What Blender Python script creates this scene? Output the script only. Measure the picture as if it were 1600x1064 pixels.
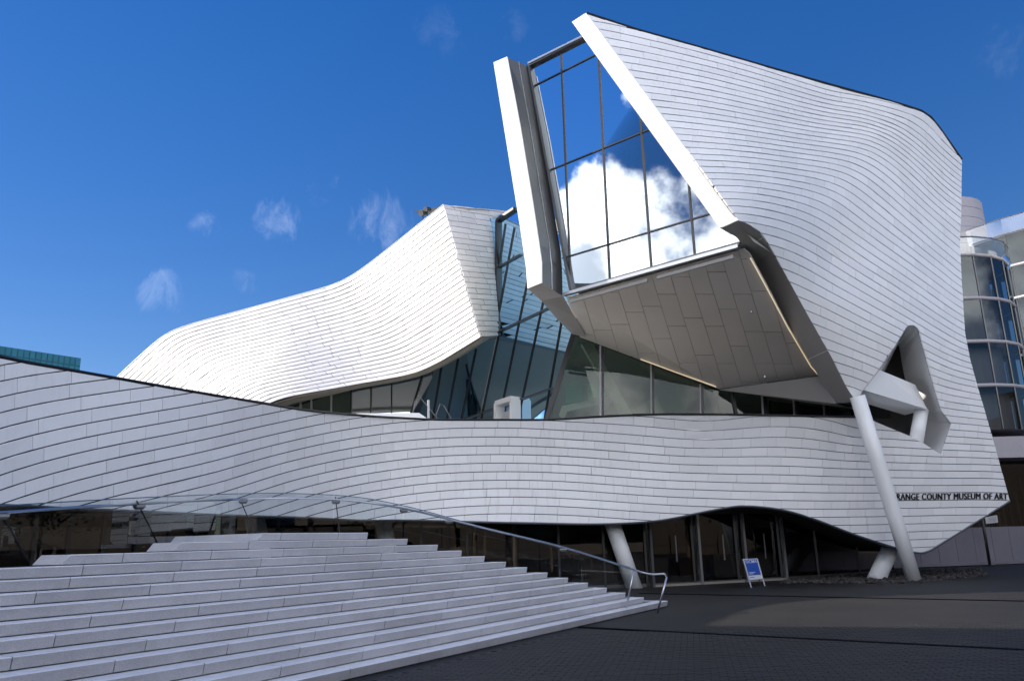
import bpy, bmesh, math, random
import numpy as np
from mathutils import Vector, Matrix
from mathutils.geometry import delaunay_2d_cdt
random.seed(7); rng = np.random.RandomState(7)
R = math.radians
sc = bpy.context.scene
for o in list(bpy.data.objects): bpy.data.objects.remove(o)
COL = sc.collection

# ------------------------------------------------------------------ camera
F, CX, CY, EYE = 1244.0, 800.0, 532.0, 1.81          # photo pixels (1600 x 1064)
PITCH, ROLL = R(14.2), R(1.5)
c_f = np.array([0, math.cos(PITCH), math.sin(PITCH)])
u0 = np.array([0, -math.sin(PITCH), math.cos(PITCH)]); r0 = np.array([1.0, 0, 0])
c_r = r0 * math.cos(ROLL) - u0 * math.sin(ROLL); c_u = u0 * math.cos(ROLL) + r0 * math.sin(ROLL)
EY = np.array([0, 0, EYE])
cd = bpy.data.cameras.new('camera'); cam = bpy.data.objects.new('camera', cd); COL.objects.link(cam)
cd.sensor_width = 36; cd.lens = F * 36 / 1600; cd.clip_start = .1; cd.clip_end = 3000
cam.matrix_world = Matrix(((c_r[0], c_u[0], -c_f[0], 0), (c_r[1], c_u[1], -c_f[1], 0), (c_r[2], c_u[2], -c_f[2], EYE), (0, 0, 0, 1)))
sc.camera = cam

# ------------------------------------------------------------------ light
SUN_EL = R(25); SUN_AZ = R(-69)                       # azimuth from +Y, negative = towards -X
to_sun = Vector((math.sin(SUN_AZ) * math.cos(SUN_EL), math.cos(SUN_AZ) * math.cos(SUN_EL), math.sin(SUN_EL)))
sl = bpy.data.lights.new('sun', 'SUN'); sl.energy = 2.1; sl.angle = R(.53); sl.color = (1, .90, .77)
so = bpy.data.objects.new('sun', sl); COL.objects.link(so)
so.rotation_euler = to_sun.to_track_quat('Z', 'Y').to_euler()
w = bpy.data.worlds.new('World'); sc.world = w; w.use_nodes = True
nt = w.node_tree; nt.nodes.clear()
def N(t, kind, **kw):
    n = t.nodes.new(kind)
    for k, v in kw.items():
        if k[0] == '_': n.inputs[k[1:].replace('_', ' ')].default_value = v
        else: setattr(n, k, v)
    return n
wo = N(nt, 'ShaderNodeOutputWorld'); bg = N(nt, 'ShaderNodeBackground', _Strength=.15)
sky = N(nt, 'ShaderNodeTexSky', sky_type='NISHITA', sun_disc=False, sun_elevation=SUN_EL, sun_rotation=SUN_AZ,
        altitude=300, air_density=1.0, dust_density=.03, ozone_density=3.5)
tc = N(nt, 'ShaderNodeTexCoord')
nz = N(nt, 'ShaderNodeTexNoise', _Scale=9.0, _Detail=9.0, _Roughness=.62, _Distortion=.35)
nt.links.new(tc.outputs['Generated'], nz.inputs['Vector'])
def ray(px, py): return c_f * F + c_r * (px - CX) - c_u * (py - CY)
def wm(op, a, b=None, c=None):
    n = N(nt, 'ShaderNodeMath', operation=op)
    for i, v in enumerate((a, b, c)):
        if v is None: continue
        if isinstance(v, (int, float)): n.inputs[i].default_value = v
        else: nt.links.new(v, n.inputs[i])
    return n.outputs[0]
def mrange(v, a, b, lo=0.0, hi=1.0):
    q = N(nt, 'ShaderNodeMapRange', interpolation_type='SMOOTHSTEP'); nt.links.new(v, q.inputs[0])
    for i_, x in zip((1, 2, 3, 4), (a, b, lo, hi)): q.inputs[i_].default_value = x
    return q.outputs[0]
def wdot(d):
    dt = N(nt, 'ShaderNodeVectorMath', operation='DOT_PRODUCT'); dt.inputs[1].default_value = Vector(d); nt.links.new(tc.outputs['Generated'], dt.inputs[0]); return dt.outputs['Value']
# thin wisps scattered in the clear sky
mpw = N(nt, 'ShaderNodeMapping'); mpw.inputs['Rotation'].default_value = (0, R(35), 0); mpw.inputs['Scale'].default_value = (1.0, 1.0, .55); nt.links.new(tc.outputs['Generated'], mpw.inputs[0])
nw = N(nt, 'ShaderNodeTexNoise', _Scale=26.0, _Detail=10.0, _Roughness=.66, _Distortion=.5); nt.links.new(mpw.outputs[0], nw.inputs['Vector'])
wn = nw.outputs['Fac']
def wisp(px, py, ang, amt):
    d = Vector(ray(px, py)).normalized(); m_ = mrange(wdot(d), math.cos(R(ang * 1.25)), 1.0); return wm('MULTIPLY', mrange(wm('ADD', wn, wm('MULTIPLY', m_, .28)), .66, .98), wm('MULTIPLY', wm('MINIMUM', wm('MULTIPLY', m_, 2.0), 1.0), amt * .085))
cl = None
for p in [(428, 345, 2.0, .5), (598, 348, 2.5, .5), (322, 352, 1.4, .5), (252, 460, 1.8, .36), (380, 440, 1.2, .35), (500, 288, 1.6, .3), (685, 55, 2.2, .12), (1560, 80, 2.0, .12), (800, 40, 1.3, .1)]:
    v_ = wisp(*p); cl = v_ if cl is None else wm('MAXIMUM', cl, v_)
# cumulus field the big window mirrors, spread and brightened to fill the shaded walls
nc = N(nt, 'ShaderNodeTexNoise', _Scale=3.4, _Detail=9.0, _Roughness=.55, _Distortion=.2); mpc = N(nt, 'ShaderNodeMapping', name='cloud_map'); mpc.inputs['Location'].default_value = (3.258, 3.944, .469); nt.links.new(tc.outputs['Generated'], mpc.inputs[0]); nt.links.new(mpc.outputs[0], nc.inputs['Vector'])
sepw = N(nt, 'ShaderNodeSeparateXYZ'); nt.links.new(tc.outputs['Generated'], sepw.inputs[0])
bias = wm('ADD', wm('MULTIPLY', mrange(wdot((-.20, -.98, 0)), -.05, .3, 1, 0), -.35), wm('MULTIPLY', wm('MULTIPLY', mrange(sepw.outputs['X'], -.5, -.75), mrange(sepw.outputs['Z'], .28, .50)), -.17))
bias = wm('ADD', bias, wm('MULTIPLY', mrange(sepw.outputs['Z'], .55, .95), -.10)); cs = wm('ADD', nc.outputs['Fac'], bias); cm = mrange(cs, .43, .53); cl = wm('MAXIMUM', cl, cm)
hs = N(nt, 'ShaderNodeHueSaturation', _Saturation=1.74, _Value=.41, _Hue=.522); gm = N(nt, 'ShaderNodeGamma', name='sky_gamma', _Gamma=.6); nt.links.new(sky.outputs[0], gm.inputs[0]); hs.name = 'sky_hs'; nt.links.new(gm.outputs[0], hs.inputs['Color'])
# cloud bodies: grey undersides where the cloud is thick
cc = N(nt, 'ShaderNodeMix', data_type='RGBA'); nt.links.new(mrange(cs, .51, .60), cc.inputs['Factor']); cc.inputs['A'].default_value = (8.2, 8.2, 8.3, 1); cc.inputs['B'].default_value = (2.6, 2.8, 3.2, 1)
mx = N(nt, 'ShaderNodeMix', data_type='RGBA'); nt.links.new(cl, mx.inputs['Factor'])
nt.links.new(hs.outputs[0], mx.inputs['A']); nt.links.new(cc.outputs['Result'], mx.inputs['B'])
nt.links.new(mx.outputs['Result'], bg.inputs['Color']); nt.links.new(bg.outputs[0], wo.inputs[0])
vs = sc.view_settings; vs.view_transform = 'Standard'; vs.look = 'None'; vs.gamma = 1; vs.exposure = 1.95; vs.use_curve_mapping = False

# ------------------------------------------------------------------ geometry helpers
def arr(*a): return np.array(a, float)
def atY(px, py, Y): d = ray(px, py); return d * (Y / d[1]) + EY
def onz(px, py, z=0.0): d = ray(px, py); return d * ((z - EYE) / d[2]) + EY
def onplane(px, py, p0, n): d = ray(px, py); return EY + d * (((p0 - EY) @ n) / (d @ n))
class TPS:
    def __init__(s, pts, vals, lam=0.0):
        s.p = np.array(pts, float) / 400; n = len(s.p)
        A = np.zeros((n + 3, n + 3)); A[:n, :n] = s.k(s.p, s.p) + lam * np.eye(n)
        A[:n, n] = 1; A[:n, n + 1:] = s.p; A[n:, :n] = A[:n, n:].T
        s.w = np.linalg.solve(A, np.concatenate([np.array(vals, float), [0, 0, 0]]))
    def k(s, a, b):
        d = ((a[:, None] - b[None]) ** 2).sum(-1); return np.where(d > 0, d * np.log(d + 1e-20), 0)
    def __call__(s, q):
        q = np.atleast_2d(np.array(q, float)) / 400
        return s.k(q, s.p) @ s.w[:-3] + s.w[-3] + q @ s.w[-2:]
class Surf:
    """surface given by the forward distance Y seen at photo pixels"""
    def __init__(s, fn): s.fn = fn
    def P(s, q):
        q = np.atleast_2d(np.array(q, float)); Y = s.fn(q)
        d = c_f[None] * F + np.outer(q[:, 0] - CX, c_r) - np.outer(q[:, 1] - CY, c_u)
        return d * (Y / d[:, 1])[:, None] + EY
    def Nrm(s, q):
        q = np.atleast_2d(np.array(q, float)); e = 1.5
        a = s.P(q + [e, 0]) - s.P(q - [e, 0]); b = s.P(q + [0, e]) - s.P(q - [0, e])
        n = np.cross(a, b); n /= np.linalg.norm(n, axis=1)[:, None]
        v = s.P(q) - EY; n *= np.where((n * v).sum(1) > 0, -1, 1)[:, None]
        return n
def plane_surf(p0, n):
    def fn(q):
        d = c_f[None] * F + np.outer(q[:, 0] - CX, c_r) - np.outer(q[:, 1] - CY, c_u)
        return d[:, 1] * ((p0 - EY) @ n) / (d @ n)
    return Surf(fn)
def catmull(pts, m=8):
    p = np.array(pts, float); p = np.vstack([2 * p[0] - p[1], p, 2 * p[-1] - p[-2]]); out = []
    for i in range(1, len(p) - 2):
        for t in np.arange(m) / m:
            out.append(.5 * ((2 * p[i]) + (p[i + 1] - p[i - 1]) * t + (2 * p[i - 1] - 5 * p[i] + 4 * p[i + 1] - p[i + 2]) * t * t + (3 * p[i] - p[i - 1] - 3 * p[i + 1] + p[i + 2]) * t ** 3))
    out.append(p[-2]); return np.array(out)
def inside(poly, q):
    x, y = q; r = False; n = len(poly); j = n - 1
    for i in range(n):
        if (poly[i][1] > y) != (poly[j][1] > y) and x < (poly[j][0] - poly[i][0]) * (y - poly[i][1]) / (poly[j][1] - poly[i][1]) + poly[i][0]: r = not r
        j = i
    return r

def mk(name, verts, faces, mat, parent=None, smooth=False, tint=None):
    me = bpy.data.meshes.new(name); me.from_pydata([tuple(map(float, v)) for v in verts], [], faces); me.materials.append(mat)
    if tint is not None:
        at = me.attributes.new('tint', 'FLOAT', 'FACE'); at.data.foreach_set('value', np.resize(np.array(tint, np.float32), len(me.polygons)))
    if smooth: me.polygons.foreach_set('use_smooth', [True] * len(me.polygons))
    me.update(); o = bpy.data.objects.new(name, me); COL.objects.link(o)
    if parent is not None: attach(o, parent)
    return o
def attach(o, parent):
    o.parent = parent
    if parent.type == 'EMPTY': o.matrix_parent_inverse = Matrix.Translation(-parent.location)
def thing(name, label, cat, loc, group=None):
    o = bpy.data.objects.new(name, None); COL.objects.link(o); o.location = tuple(map(float, loc)); o.empty_display_size = .3
    tag(o, label, cat, group); return o
def tag(o, label=None, cat=None, group=None, kind=None):
    if label: o['label'] = label
    if cat: o['category'] = cat
    if group: o['group'] = group
    if kind: o['kind'] = kind
    return o
class MB:
    def __init__(s): s.v = []; s.f = []; s.t = []
    def add(s, v, f, t=1.0):
        b = len(s.v); s.v += [tuple(map(float, x)) for x in v]; s.f += [tuple(i + b for i in q) for q in f]; s.t += [t] * len(f); return s
    def box(s, lo, hi):
        x0, y0, z0 = lo; x1, y1, z1 = hi
        return s.add([(x0, y0, z0), (x1, y0, z0), (x1, y1, z0), (x0, y1, z0), (x0, y0, z1), (x1, y0, z1), (x1, y1, z1), (x0, y1, z1)],
                     [(0, 3, 2, 1), (4, 5, 6, 7), (0, 1, 5, 4), (1, 2, 6, 5), (2, 3, 7, 6), (3, 0, 4, 7)])
    def bar(s, p, q, wd, dp, face=(0, -1, 0)):
        """rectangular bar from p to q; wd across, dp along the face direction"""
        p = arr(*p); q = arr(*q); a = q - p; a /= np.linalg.norm(a); n = arr(*face); n = n - a * (n @ a); n /= np.linalg.norm(n); b = np.cross(a, n)
        v = []
        for e in (p, q):
            for sx, sy in ((-1, -1), (1, -1), (1, 1), (-1, 1)): v.append(e + b * sx * wd / 2 + n * sy * dp / 2)
        return s.add(v, [(0, 3, 2, 1), (4, 5, 6, 7), (0, 1, 5, 4), (1, 2, 6, 5), (2, 3, 7, 6), (3, 0, 4, 7)])
    def tube(s, pts, r, n=10, cap=True):
        P = [arr(*p) for p in pts]; rr = r if hasattr(r, '__len__') else [r] * len(P); v = []; f = []
        up = arr(0, 0, 1)
        for i, p in enumerate(P):
            a = P[min(i + 1, len(P) - 1)] - P[max(i - 1, 0)]; a /= np.linalg.norm(a)
            u = up if abs(a[2]) < .95 else arr(1, 0, 0); b = np.cross(a, u); b /= np.linalg.norm(b); c = np.cross(b, a)
            for k in range(n): t = 2 * math.pi * k / n; v.append(p + rr[i] * (b * math.cos(t) + c * math.sin(t)))
        for i in range(len(P) - 1):
            for k in range(n): f.append((i * n + k, i * n + (k + 1) % n, (i + 1) * n + (k + 1) % n, (i + 1) * n + k))
        if cap: f.append(tuple(range(n))[::-1]); f.append(tuple(range((len(P) - 1) * n, len(P) * n)))
        return s.add(v, f)
    def slab(s, poly, off):
        """polygon (3-D, roughly planar) thickened by the vector off"""
        n = len(poly); off = arr(*off); v = [arr(*p) for p in poly]; v += [p + off for p in v]
        return s.add(v, [tuple(range(n)), tuple(range(2 * n - 1, n - 1, -1))] + [(i, i + n, (i + 1) % n + n, (i + 1) % n) for i in range(n)])
    def strip(s, A, B):
        n = len(A); return s.add(list(A) + list(B), [(i, i + 1, n + i + 1, n + i) for i in range(n - 1)])
    def build(s, name, mat, parent=None, smooth=False): return mk(name, s.v, s.f, mat, parent, smooth, s.t)

# ------------------------------------------------------------------ materials
def mat(name, col, rough=.5, metal=0.0, noise=0.0, scale=3.0, bump=0.0, bscale=20.0, spec=.5, tint=False, var2=None, coat=0.0):
    m = bpy.data.materials.new(name); m.use_nodes = True; t = m.node_tree; b = t.nodes['Principled BSDF']
    b.inputs['Roughness'].default_value = rough; b.inputs['Metallic'].default_value = metal; b.inputs['Specular IOR Level'].default_value = spec
    b.inputs['Coat Weight'].default_value = coat; b.inputs['Coat Roughness'].default_value = .1
    geo = N(t, 'ShaderNodeNewGeometry'); src = None
    c = N(t, 'ShaderNodeRGB'); c.outputs[0].default_value = (*col, 1); src = c.outputs[0]
    def mul(a, fac):
        x = N(t, 'ShaderNodeVectorMath', operation='SCALE'); t.links.new(a, x.inputs[0]); t.links.new(fac, x.inputs['Scale']); return x.outputs[0]
    if var2:
        n2 = N(t, 'ShaderNodeTexNoise', _Scale=var2[1], _Detail=6.0, _Roughness=.7); t.links.new(geo.outputs['Position'], n2.inputs['Vector'])
        r2 = N(t, 'ShaderNodeMapRange'); t.links.new(n2.outputs['Fac'], r2.inputs[0]); r2.inputs[1].default_value = .42; r2.inputs[2].default_value = .6
        mm = N(t, 'ShaderNodeMix', data_type='RGBA'); t.links.new(r2.outputs[0], mm.inputs['Factor']); t.links.new(src, mm.inputs['A']); mm.inputs['B'].default_value = (*var2[0], 1); src = mm.outputs['Result']
    if noise:
        n1 = N(t, 'ShaderNodeTexNoise', _Scale=scale, _Detail=8.0, _Roughness=.65); t.links.new(geo.outputs['Position'], n1.inputs['Vector'])
        r1 = N(t, 'ShaderNodeMapRange'); t.links.new(n1.outputs['Fac'], r1.inputs[0]); r1.inputs[1].default_value = .25; r1.inputs[2].default_value = .75
        r1.inputs[3].default_value = 1 - noise; r1.inputs[4].default_value = 1 + noise; src = mul(src, r1.outputs[0])
    if tint:
        a = N(t, 'ShaderNodeAttribute', attribute_name='tint'); src = mul(src, a.outputs['Fac'])
    t.links.new(src, b.inputs['Base Color'])
    if bump:
        n3 = N(t, 'ShaderNodeTexNoise', _Scale=bscale, _Detail=5.0); t.links.new(geo.outputs['Position'], n3.inputs['Vector'])
        bp = N(t, 'ShaderNodeBump', _Strength=bump, _Distance=.02); t.links.new(n3.outputs['Fac'], bp.inputs['Height']); t.links.new(bp.outputs[0], b.inputs['Normal'])
    return m
def glass(name, tintc, refl, rcol=(1, 1, 1), wave=.0):
    """coated architectural glass: tinted see-through plus mirror coating that rises with Fresnel"""
    m = bpy.data.materials.new(name); m.use_nodes = True; t = m.node_tree; t.nodes.clear(); o = N(t, 'ShaderNodeOutputMaterial')
    tr = N(t, 'ShaderNodeBsdfTransparent'); tr.inputs[0].default_value = (*tintc, 1)
    gl = N(t, 'ShaderNodeBsdfGlossy', _Roughness=.0); gl.inputs['Color'].default_value = (*rcol, 1)
    lw = N(t, 'ShaderNodeFresnel', _IOR=1.5); mr = N(t, 'ShaderNodeMapRange'); t.links.new(lw.outputs[0], mr.inputs[0]); mr.inputs[3].default_value = refl; mr.inputs[4].default_value = 1
    if wave:
        g = N(t, 'ShaderNodeNewGeometry'); n = N(t, 'ShaderNodeTexNoise', _Scale=.7, _Detail=1.0); t.links.new(g.outputs['Position'], n.inputs['Vector'])
        b = N(t, 'ShaderNodeBump', _Strength=wave, _Distance=.03); t.links.new(n.outputs['Fac'], b.inputs['Height']); t.links.new(b.outputs[0], gl.inputs['Normal'])
    mx = N(t, 'ShaderNodeMixShader'); t.links.new(mr.outputs[0], mx.inputs[0]); t.links.new(tr.outputs[0], mx.inputs[1]); t.links.new(gl.outputs[0], mx.inputs[2]); t.links.new(mx.outputs[0], o.inputs[0])
    return m
def streak_tile():
    """glazed off-white tile with faint run-off streaks"""
    m = mat('glazed_tile', (.86, .85, .855), .34, noise=.02, scale=1.2, tint=True, bump=.03, bscale=1.6); t = m.node_tree; b = t.nodes['Principled BSDF']
    old = b.inputs['Base Color'].links[0].from_socket
    g = N(t, 'ShaderNodeNewGeometry'); mp = N(t, 'ShaderNodeMapping'); mp.inputs['Scale'].default_value = (3.2, 3.2, .22); t.links.new(g.outputs['Position'], mp.inputs[0])
    n = N(t, 'ShaderNodeTexNoise', _Scale=2.2, _Detail=5.0, _Roughness=.7); t.links.new(mp.outputs[0], n.inputs[0])
    n2 = N(t, 'ShaderNodeTexNoise', _Scale=.16, _Detail=2.0); t.links.new(g.outputs['Position'], n2.inputs[0])
    r = N(t, 'ShaderNodeMapRange'); t.links.new(n.outputs['Fac'], r.inputs[0]); r.inputs[1].default_value = .52; r.inputs[2].default_value = .8
    r2 = N(t, 'ShaderNodeMapRange'); t.links.new(n2.outputs['Fac'], r2.inputs[0]); r2.inputs[1].default_value = .45; r2.inputs[2].default_value = .65
    mu = N(t, 'ShaderNodeMath', operation='MULTIPLY'); t.links.new(r.outputs[0], mu.inputs[0]); t.links.new(r2.outputs[0], mu.inputs[1])
    m2 = N(t, 'ShaderNodeMath', operation='MULTIPLY'); t.links.new(mu.outputs[0], m2.inputs[0]); m2.inputs[1].default_value = .35
    mx = N(t, 'ShaderNodeMix', data_type='RGBA'); t.links.new(m2.outputs[0], mx.inputs['Factor']); t.links.new(old, mx.inputs['A']); mx.inputs['B'].default_value = (.42, .38, .36, 1)
    t.links.new(mx.outputs['Result'], b.inputs['Base Color']); return m
M = dict(
    tile=streak_tile(), joint=mat('joint_shadow', (.02, .02, .024), .9), white=mat('white_metal_panel', (.87, .87, .87), .38, noise=.015, scale=.8),
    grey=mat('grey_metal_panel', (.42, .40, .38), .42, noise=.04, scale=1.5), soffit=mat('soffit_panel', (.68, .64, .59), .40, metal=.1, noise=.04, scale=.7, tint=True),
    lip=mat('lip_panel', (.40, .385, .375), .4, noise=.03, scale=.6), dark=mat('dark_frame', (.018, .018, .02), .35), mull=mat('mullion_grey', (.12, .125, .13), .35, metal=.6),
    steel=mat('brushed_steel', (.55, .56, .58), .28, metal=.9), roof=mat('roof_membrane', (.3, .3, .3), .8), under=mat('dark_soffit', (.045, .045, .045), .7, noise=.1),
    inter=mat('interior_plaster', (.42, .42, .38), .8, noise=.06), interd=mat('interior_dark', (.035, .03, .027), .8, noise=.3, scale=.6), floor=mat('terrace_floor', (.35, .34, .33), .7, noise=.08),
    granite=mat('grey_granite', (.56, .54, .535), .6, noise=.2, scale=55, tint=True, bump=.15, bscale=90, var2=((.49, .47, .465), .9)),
    tread=mat('skylit_honed_granite', (.86, .845, .83), .45, noise=.06, scale=40, tint=True), slot=mat('drain_grate', (.003, .003, .004), .95, spec=.05), letter=mat('black_letter', (.012, .012, .016), .4), blue=mat('blue_board', (.015, .085, .42), .4, noise=.03), board=mat('white_board', (.7, .7, .75), .5), post=mat('painted_post', (.02, .02, .022), .4),  # treads smoother, and lighter than risers: sky light put into their colour
    teal=mat('teal_spandrel', (.03, .12, .15), .25, tint=True), tealglass=mat('teal_glass', (.035, .17, .22), .08, spec=.8, tint=True), stone=mat('grey_stone', (.36, .34, .37), .6, noise=.06, tint=True), warm=mat('warm_stone', (.48, .43, .42), .6, noise=.05, tint=True),
    wood=mat('wood_slat', (.22, .13, .06), .5, noise=.35, scale=1.2, tint=True), lowwall=mat('grey_render', (.17, .16, .19), .7, noise=.06, scale=2, tint=True), rock=mat('river_rock', (.035, .03, .028), .8, noise=.4, scale=6, tint=True),
    bark=mat('bark', (.11, .09, .07), .9, noise=.3), leaf=mat('leaf', (.06, .085, .03), .6, noise=.4, scale=2, tint=True), conc=mat('beige_concrete', (.26, .23, .20), .8, noise=.06), plate=mat('pale_plate', (.5, .5, .52), .5),
    g_beak=glass('beak_glass', (.45, .52, .60), .34, (.88, .95, 1.0), wave=.05), g_mid=glass('teal_curtain_glass', (.13, .30, .40), .16, (.45, .72, .95), wave=.05), g_sky=glass('mirror_glass', (.2, .3, .36), .9, (.85, .93, 1.0), wave=.03), g_clear=glass('clear_glass', (.52, .64, .54), .03, (.5, .52, .5)), g_dark=glass('lobby_glass', (.45, .43, .42), .06, (.8, .78, .75), wave=.04), g_rail=glass('rail_glass', (.80, .86, .88), .05),
    g_tower=glass('tower_glass', (.5, .53, .53), .04, (.5, .56, .58)), g_mint=mat('mint_glass', (.25, .55, .45), .15),
)
# plaza pavers: procedural bond far away, real pavers near
def paver_mat(name, brick):
    m = bpy.data.materials.new(name); m.use_nodes = True; t = m.node_tree; b = t.nodes['Principled BSDF']; b.inputs['Roughness'].default_value = .62; b.inputs['Specular IOR Level'].default_value = .3
    g = N(t, 'ShaderNodeNewGeometry'); n = N(t, 'ShaderNodeTexNoise', _Scale=.55, _Detail=8.0, _Roughness=.7); t.links.new(g.outputs['Position'], n.inputs[0])
    cr = N(t, 'ShaderNodeValToRGB'); t.links.new(n.outputs['Fac'], cr.inputs[0])
    cr.color_ramp.elements[0].position = .3; cr.color_ramp.elements[0].color = (.011, .0105, .0105, 1); cr.color_ramp.elements[1].position = .72; cr.color_ramp.elements[1].color = (.030, .0275, .026, 1)
    src = cr.outputs[0]
    if brick:
        mp = N(t, 'ShaderNodeMapping'); mp.inputs['Rotation'].default_value = (0, 0, R(12)); t.links.new(g.outputs['Position'], mp.inputs[0])
        br = N(t, 'ShaderNodeTexBrick', _Scale=1.0, _Mortar_Size=.007, _Brick_Width=.22, _Row_Height=.11); t.links.new(mp.outputs[0], br.inputs[0])
        br.inputs['Color1'].default_value = (1, 1, 1, 1); br.inputs['Color2'].default_value = (.72, .72, .74, 1); br.inputs['Mortar'].default_value = (.35, .35, .36, 1)
        mm = N(t, 'ShaderNodeMix', data_type='RGBA', blend_type='MULTIPLY'); mm.inputs['Factor'].default_value = 1; t.links.new(src, mm.inputs['A']); t.links.new(br.outputs['Color'], mm.inputs['B']); src = mm.outputs['Result']
        bp = N(t, 'ShaderNodeBump', _Strength=.5, _Distance=.01); t.links.new(br.outputs['Fac'], bp.inputs['Height']); bp.invert = True; t.links.new(bp.outputs[0], b.inputs['Normal'])
    else:
        a = N(t, 'ShaderNodeAttribute', attribute_name='tint'); x = N(t, 'ShaderNodeVectorMath', operation='SCALE'); t.links.new(src, x.inputs[0]); t.links.new(a.outputs['Fac'], x.inputs['Scale']); src = x.outputs[0]
    t.links.new(src, b.inputs['Base Color']); return m
M['paving'] = paver_mat('plaza_paving', True); M['paver'] = paver_mat('paver_block', False)

# ------------------------------------------------------------------ cladding generator
ALLT = []      # (area_px, verts, faces, tint, part) of every tile on the museum
def clad(cells, surf, part, outline=None, hole=None, th=.05, store=None, tvar=.045):
    """cells: convex pixel quads already shrunk for joints. Clips to outline minus hole, lays them on surf."""
    out = []
    for q in cells:
        q = np.array(q, float); tri = None
        cut = False
        if outline is not None:
            ins = [inside(outline, p) for p in q]; bb0, bb1 = q.min(0) - 1, q.max(0) + 1
            near = any(((s >= bb0) & (s <= bb1)).all() for s in outline)
            if not any(ins) and not near: continue
            cut = not all(ins) or near
            if hole is not None:
                inh = [inside(hole, p) for p in q]
                if all(inh): continue
                if any(inh) or any(((s >= bb0) & (s <= bb1)).all() for s in hole): cut = True
        if cut:
            V = [Vector(p) for p in q]; Fc = [list(range(len(q)))]; polys = [outline] + ([hole] if hole is not None else [])
            for pl in polys:
                b = len(V); V += [Vector(p) for p in pl]; Fc.append(list(range(b, b + len(pl))))
            r = delaunay_2d_cdt(V, [], Fc, 1, 1e-4)
            vv = np.array([tuple(v) for v in r[0]]); keep = [f for f, of in zip(r[2], r[5]) if 0 in of and 1 in of and not (2 in of)]
            if not keep: continue
            used = sorted({i for f in keep for i in f}); mp = {u: i for i, u in enumerate(used)}
            P2 = vv[used]; fc = [tuple(mp[i] for i in f) for f in keep]
            ar = sum(abs((P2[f[1]][0] - P2[f[0]][0]) * (P2[f[2]][1] - P2[f[0]][1]) - (P2[f[2]][0] - P2[f[0]][0]) * (P2[f[1]][1] - P2[f[0]][1])) / 2 for f in fc)
            if ar < 4: continue
        else:
            P2 = q; fc = [tuple(range(len(q)))]; x, y = q[:, 0], q[:, 1]; ar = abs((x * np.roll(y, -1) - y * np.roll(x, -1)).sum()) / 2
        Pf = surf.P(P2); n = surf.Nrm(P2.mean(0))[0]; j = rng.uniform(-.003, .003); cq = P2 - P2.mean(0); tl = rng.normal(0, .003, 2) / (np.abs(cq).max(0) + 1e-6); Pf = Pf + np.outer(j + cq @ tl, n)
        # outward winding
        f0 = fc[0]; nn = np.cross(Pf[f0[1]] - Pf[f0[0]], Pf[f0[2]] - Pf[f0[0]])
        if nn @ n < 0: fc = [f[::-1] for f in fc]
        cnt = {}
        for f in fc:
            for a, b in zip(f, f[1:] + f[:1]): cnt[(a, b)] = 1
        m = len(Pf); side = [(b, a, a + m, b + m) for (a, b) in cnt if (b, a) not in cnt]
        out.append((ar, np.vstack([Pf, Pf - n * th]), list(fc) + side, 1 + rng.uniform(-tvar, tvar), part))
    if store is not None: store.extend(out)
    return out
def backing(name, cells, surf, parent, outline=None, hole=None, dep=.065, m=None):
    mb = MB()
    S2 = Surf(surf.fn)
    for t in clad(cells, surf, None, outline, hole, th=.02):
        n = surf.Nrm
        nf = [f for f in t[2]]
        h = len(t[1]) // 2; nv = (t[1][:h] - t[1][h:]); nv = nv / np.linalg.norm(nv, axis=1)[:, None]
        mb.add(t[1][:h] - nv * dep, [f for f in nf if max(f) < h])
    return mb.build(name, m or M['joint'], parent)

exec_parts = None
museum = thing('museum', 'white tiled art museum with sweeping curved walls, big slanted window and black lettering', 'museum', (8, 33, 0))

# ---- the beak window plane: faces front-left
BLp = atY(893, 455, 30.0)
NW = arr(-.65, -.76, 0); NW /= np.linalg.norm(NW)
win = plane_surf(BLp, NW); fas = plane_surf(BLp + NW * 1.0, NW); finS = plane_surf(BLp + NW * 1.05, NW)
def Yof(s, px, py): return float(s.fn(np.array([[px, py]], float))[0])

# ---- main wall: depth controls
ctl = [(-250, 470, 14.6), (-250, 800, 14.6), (0, 557, 17.5), (0, 790, 17.5), (200, 590, 20.0), (200, 795, 20.0), (360, 625, 22.7), (360, 803, 22.7), (460, 640, 25.4), (460, 810, 25.4), (560, 648, 27.9), (560, 812, 27.9),
       (700, 655, 29.3), (700, 815, 29.4), (850, 655, 29.7), (850, 818, 29.9), (1000, 648, 30.2), (1000, 815, 30.6), (1200, 648, 31.0), (1200, 795, 31.7), (1335, 655, 31.8), (1340, 830, 32.8), (1437, 862, 33.3), (1575, 781, 34.4), (1480, 740, 33.3),
       (1335, 628, 31.2), (1410, 165, 32.6), (1503, 250, 35.2), (1503, 400, 34.6), (1520, 560, 34.0), (1300, 180, 30.6), (1300, 400, 29.4), (1400, 400, 31.6), (1424, 507, 31.9), (1260, 485, 28.6)]
for q in ((917, 22), (990, 121), (1060, 216), (1155, 345)): ctl.append((*q, Yof(fas, *q)))
main = Surf(TPS([c[:2] for c in ctl], [c[2] for c in ctl], .002))

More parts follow.
